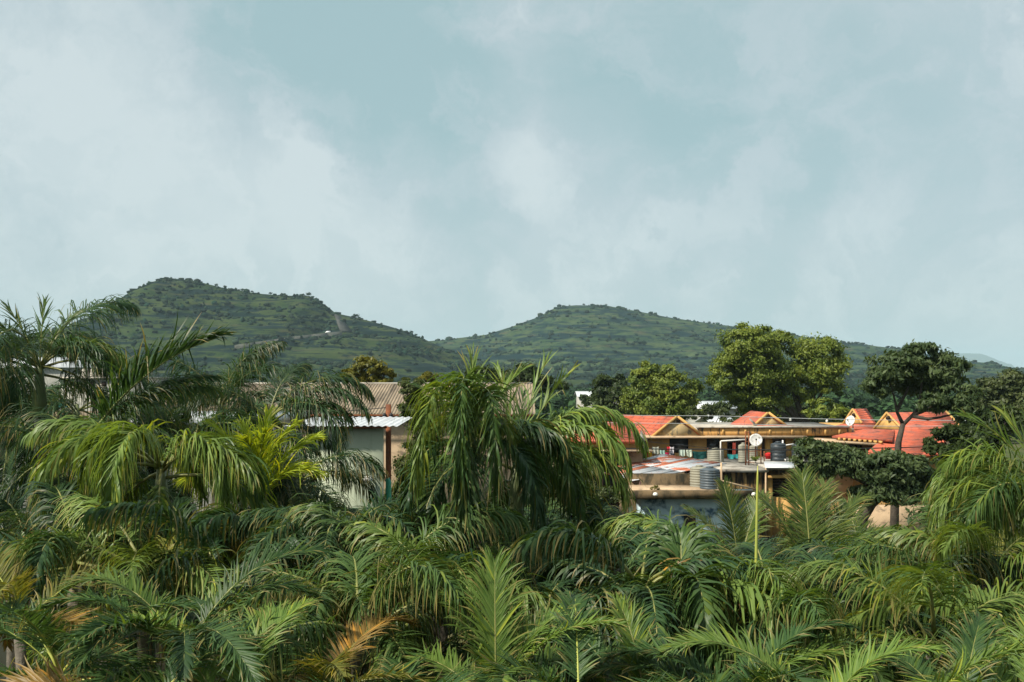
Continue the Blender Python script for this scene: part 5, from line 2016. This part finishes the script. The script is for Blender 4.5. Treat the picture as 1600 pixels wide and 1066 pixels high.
    palm(K, 'coconut palm with upright feathers before the slanting trunk', 1350, 925, 24, 'coconut', 'coco', 5, 2.0, 134, elevs=(70, 15), droop=(45, 85), shaft=False, trunk_r=.12,
         fronds=[(100, 80, 2.2, 30), (150, 66, 2.1, 50), (20, 66, 2.1, 55)])
    # spear leaf
    p0, p1 = at(1180, 960, 8.6), at(1184, 728, 8.6)
    t = thing('palm_spear', 'tall straight yellow green unopened palm spear', 'palm spear', (p0.x, 8.6, 0))
    m = MB()
    m.tube([(p0.x - .02, 8.6, 0), (p0.x - .01, 8.6, p0.z * .6), p0, p0.lerp(p1, .5), p0.lerp(p1, .92), p1], [.05, .035, .015, .013, .009, .003], 8)
    m.build('spear', RACHIS_Y, t, smooth=True)
    # -- comb palms, front rank, looked down on
    Cn = 'areca_palm'
    front = [
        (95, 1055, 6.8, 'comb', 1.1, 'areca palm with broad grey green fans at the lower corner', .0),
        (285, 1020, 6.8, 'comb', 1.15, 'areca palm with crossed arching combs below the pale palm', .0),
        (30, 970, 8.0, 'olive', 1.05, 'areca palm with orange withered fronds near the corner', .35),
        (355, 1135, 6.2, 'combl', 1.0, 'areca palm with one bright striped fan at the bottom edge', .05),
        (215, 1140, 6.0, 'comb', 1.0, 'areca palm low in the corner under the crossed combs', .1),
        (500, 1105, 6.8, 'olive', 1.05, 'areca palm with brown and orange drying fronds', .35),
        (625, 1125, 6.4, 'comb', 1.0, 'dark areca palm at the bottom beside the dry one', .0),
        (775, 1100, 6.8, 'combl', 1.0, 'areca palm with bright upright feather in the bottom middle', .0),
        (905, 1125, 6.4, 'comb', 1.0, 'areca palm between the upright feather and the courtyard gap', .05),
        (1010, 1125, 7.0, 'comb', 1.05, 'areca palm with a steep comb leaf below the hanging ribbons', .15),
        (1150, 1110, 6.8, 'comb', 1.05, 'areca palm with a low arched comb at the bottom', .0),
        (1270, 1125, 6.4, 'combl', 1.0, 'light areca palm at the bottom below the spear', .0),
        (1400, 1155, 6.4, 'combl', 1.0, 'areca palm with broad bending leaves below the courtyard gap', .0),
        (1500, 1145, 6.8, 'comb', 1.05, 'areca palm at the bottom beneath the long arching frond', .05),
        (1600, 1115, 7.0, 'combl', 1.05, 'areca palm in the lower far corner', .05),
    ]
    for i, (px, py, Y, g, L, lb, dry) in enumerate(front):
        hero = []
        if i == 0:
            hero = [(-60, 52, 1.2, 85), (20, 55, 1.1, 85), (150, 50, 1.1, 80)]
        if i == 1:
            hero = [(160, 56, 1.25, 95, 'combl'), (25, 55, 1.15, 100), (-110, 48, 1.1, 90), (-70, 40, 1.1, 80, 'deep')]
        if i == 3:
            hero = [(150, 58, 1.2, 70, 'combl'), (60, 66, 1.0, 60, 'combl')]
        if i == 7:
            hero = [(95, 84, .95, 18, 'combl', dict(lift=12, ll=.62, a0=44)), (140, 72, .85, 35, 'combl'), (30, 66, .85, 50, 'combl')]
        if i == 9:
            hero = [(110, 78, .9, 45, 'combl')]
        if i == 10:
            hero = [(10, 50, 1.1, 85, 'combl'), (160, 50, 1.0, 80)]
        palm(Cn, lb, px, py, Y, 'comb', g, 8, L * 1.12, 300 + i, elevs=(60, -5), droop=(70, 105), fronds=hero, shaft=False, trunk_r=.05, stalk=RACHIS_Y if i % 2 == 0 else RACHIS, tips=.2 + dry * .6, dry=dry)
    # filler palms behind the front rank
    fill = [
        (120, 885, 9.5, 'deep', 'deep green palm above the corner fans'), (225, 895, 9.2, 'mid', 'mid green palm under the pale ribbon palm'), (345, 905, 9.2, 'deep', 'deep green palm under the glowing young palm'),
        (30, 890, 10.5, 'deep', 'deep green palm at the picture edge under the tallest palm'), (430, 880, 10.5, 'deep', 'deep green palm beside the rounded palm, towards the pale one'), (615, 905, 9.2, 'mid', 'mid green palm between the rounded palm and the hanging curtain'),
        (690, 940, 8.8, 'deep', 'deep green palm right below the hanging curtain'), (770, 900, 10, 'deep', 'deep green palm between the hanging curtain and the courtyard'), (850, 890, 10.5, 'mid', 'mid green palm below the long arching light fronds'),
        (965, 875, 10.8, 'deep', 'deep green palm below the tin roof'), (1000, 930, 8.8, 'deep', 'deep green palm in front of the hanging ribbons, towards the curtain palm'), (1135, 945, 9.4, 'mid', 'mid green palm between the hanging ribbons and the spear'),
        (1200, 930, 11, 'deep', 'deep green palm behind the foot of the spear'), (1310, 955, 11, 'mid', 'mid green palm below the leafy tree'), (1390, 960, 10.5, 'deep', 'deep green palm below the slanting trunk'),
        (1480, 925, 11, 'mid', 'mid green palm below the shade tree'), (1545, 900, 10.5, 'mid', 'mid green palm beneath the tall edge palm'), (1300, 1010, 8.8, 'deep', 'deep green palm low before the courtyard gap'),
        (840, 975, 8.6, 'deep', 'deep green palm behind the bright upright feather'), (560, 990, 8.0, 'mid', 'mid green palm among the drying areca fronds'), (1210, 1000, 8.4, 'mid', 'mid green palm in front of the foot of the spear'), (1460, 1000, 8.6, 'deep', 'deep green palm under the long low frond')]
    for i, (px, py, Y, g, lb) in enumerate(fill):
        if i % 5 == 1:  # lighter greens put leaf highlights into the colour of these palms
            g = 'light'
            lb = lb.replace('mid green', 'light green').replace('deep green', 'light green')
        palm('filler_palm', lb, px, py, Y, 'plume' if i % 2 else 'ribbon', g, 8, 1.15 + .05 * Y, 400 + i, elevs=(60, 5), droop=(95, 130), shaft=False, trunk_r=.09,
             group='palms sunk in the mass', tips=.3, dry=.03, ll=.9)


palms()

# ------------------------------------------------------------------ air


def haze():
    m = bpy.data.materials.new('haze_air')
    m.use_nodes = True
    n, l = m.node_tree.nodes, m.node_tree.links
    n.remove(n['Principled BSDF'])
    v = n.new('ShaderNodeVolumePrincipled')
    v.inputs['Color'].default_value = (.58, .82, .92, 1)
    v.inputs['Density'].default_value = 0.00010
    v.inputs['Anisotropy'].default_value = 0.0
    l.new(v.outputs[0], n['Material Output'].inputs['Volume'])
    mb = MB()
    mb.box((-6100, -450, -2.0), (6100, 11600, 290))
    o = mb.build('haze', m)
    tag(o, 'thin pale blue haze over the whole valley', 'haze', kind='stuff')


haze()
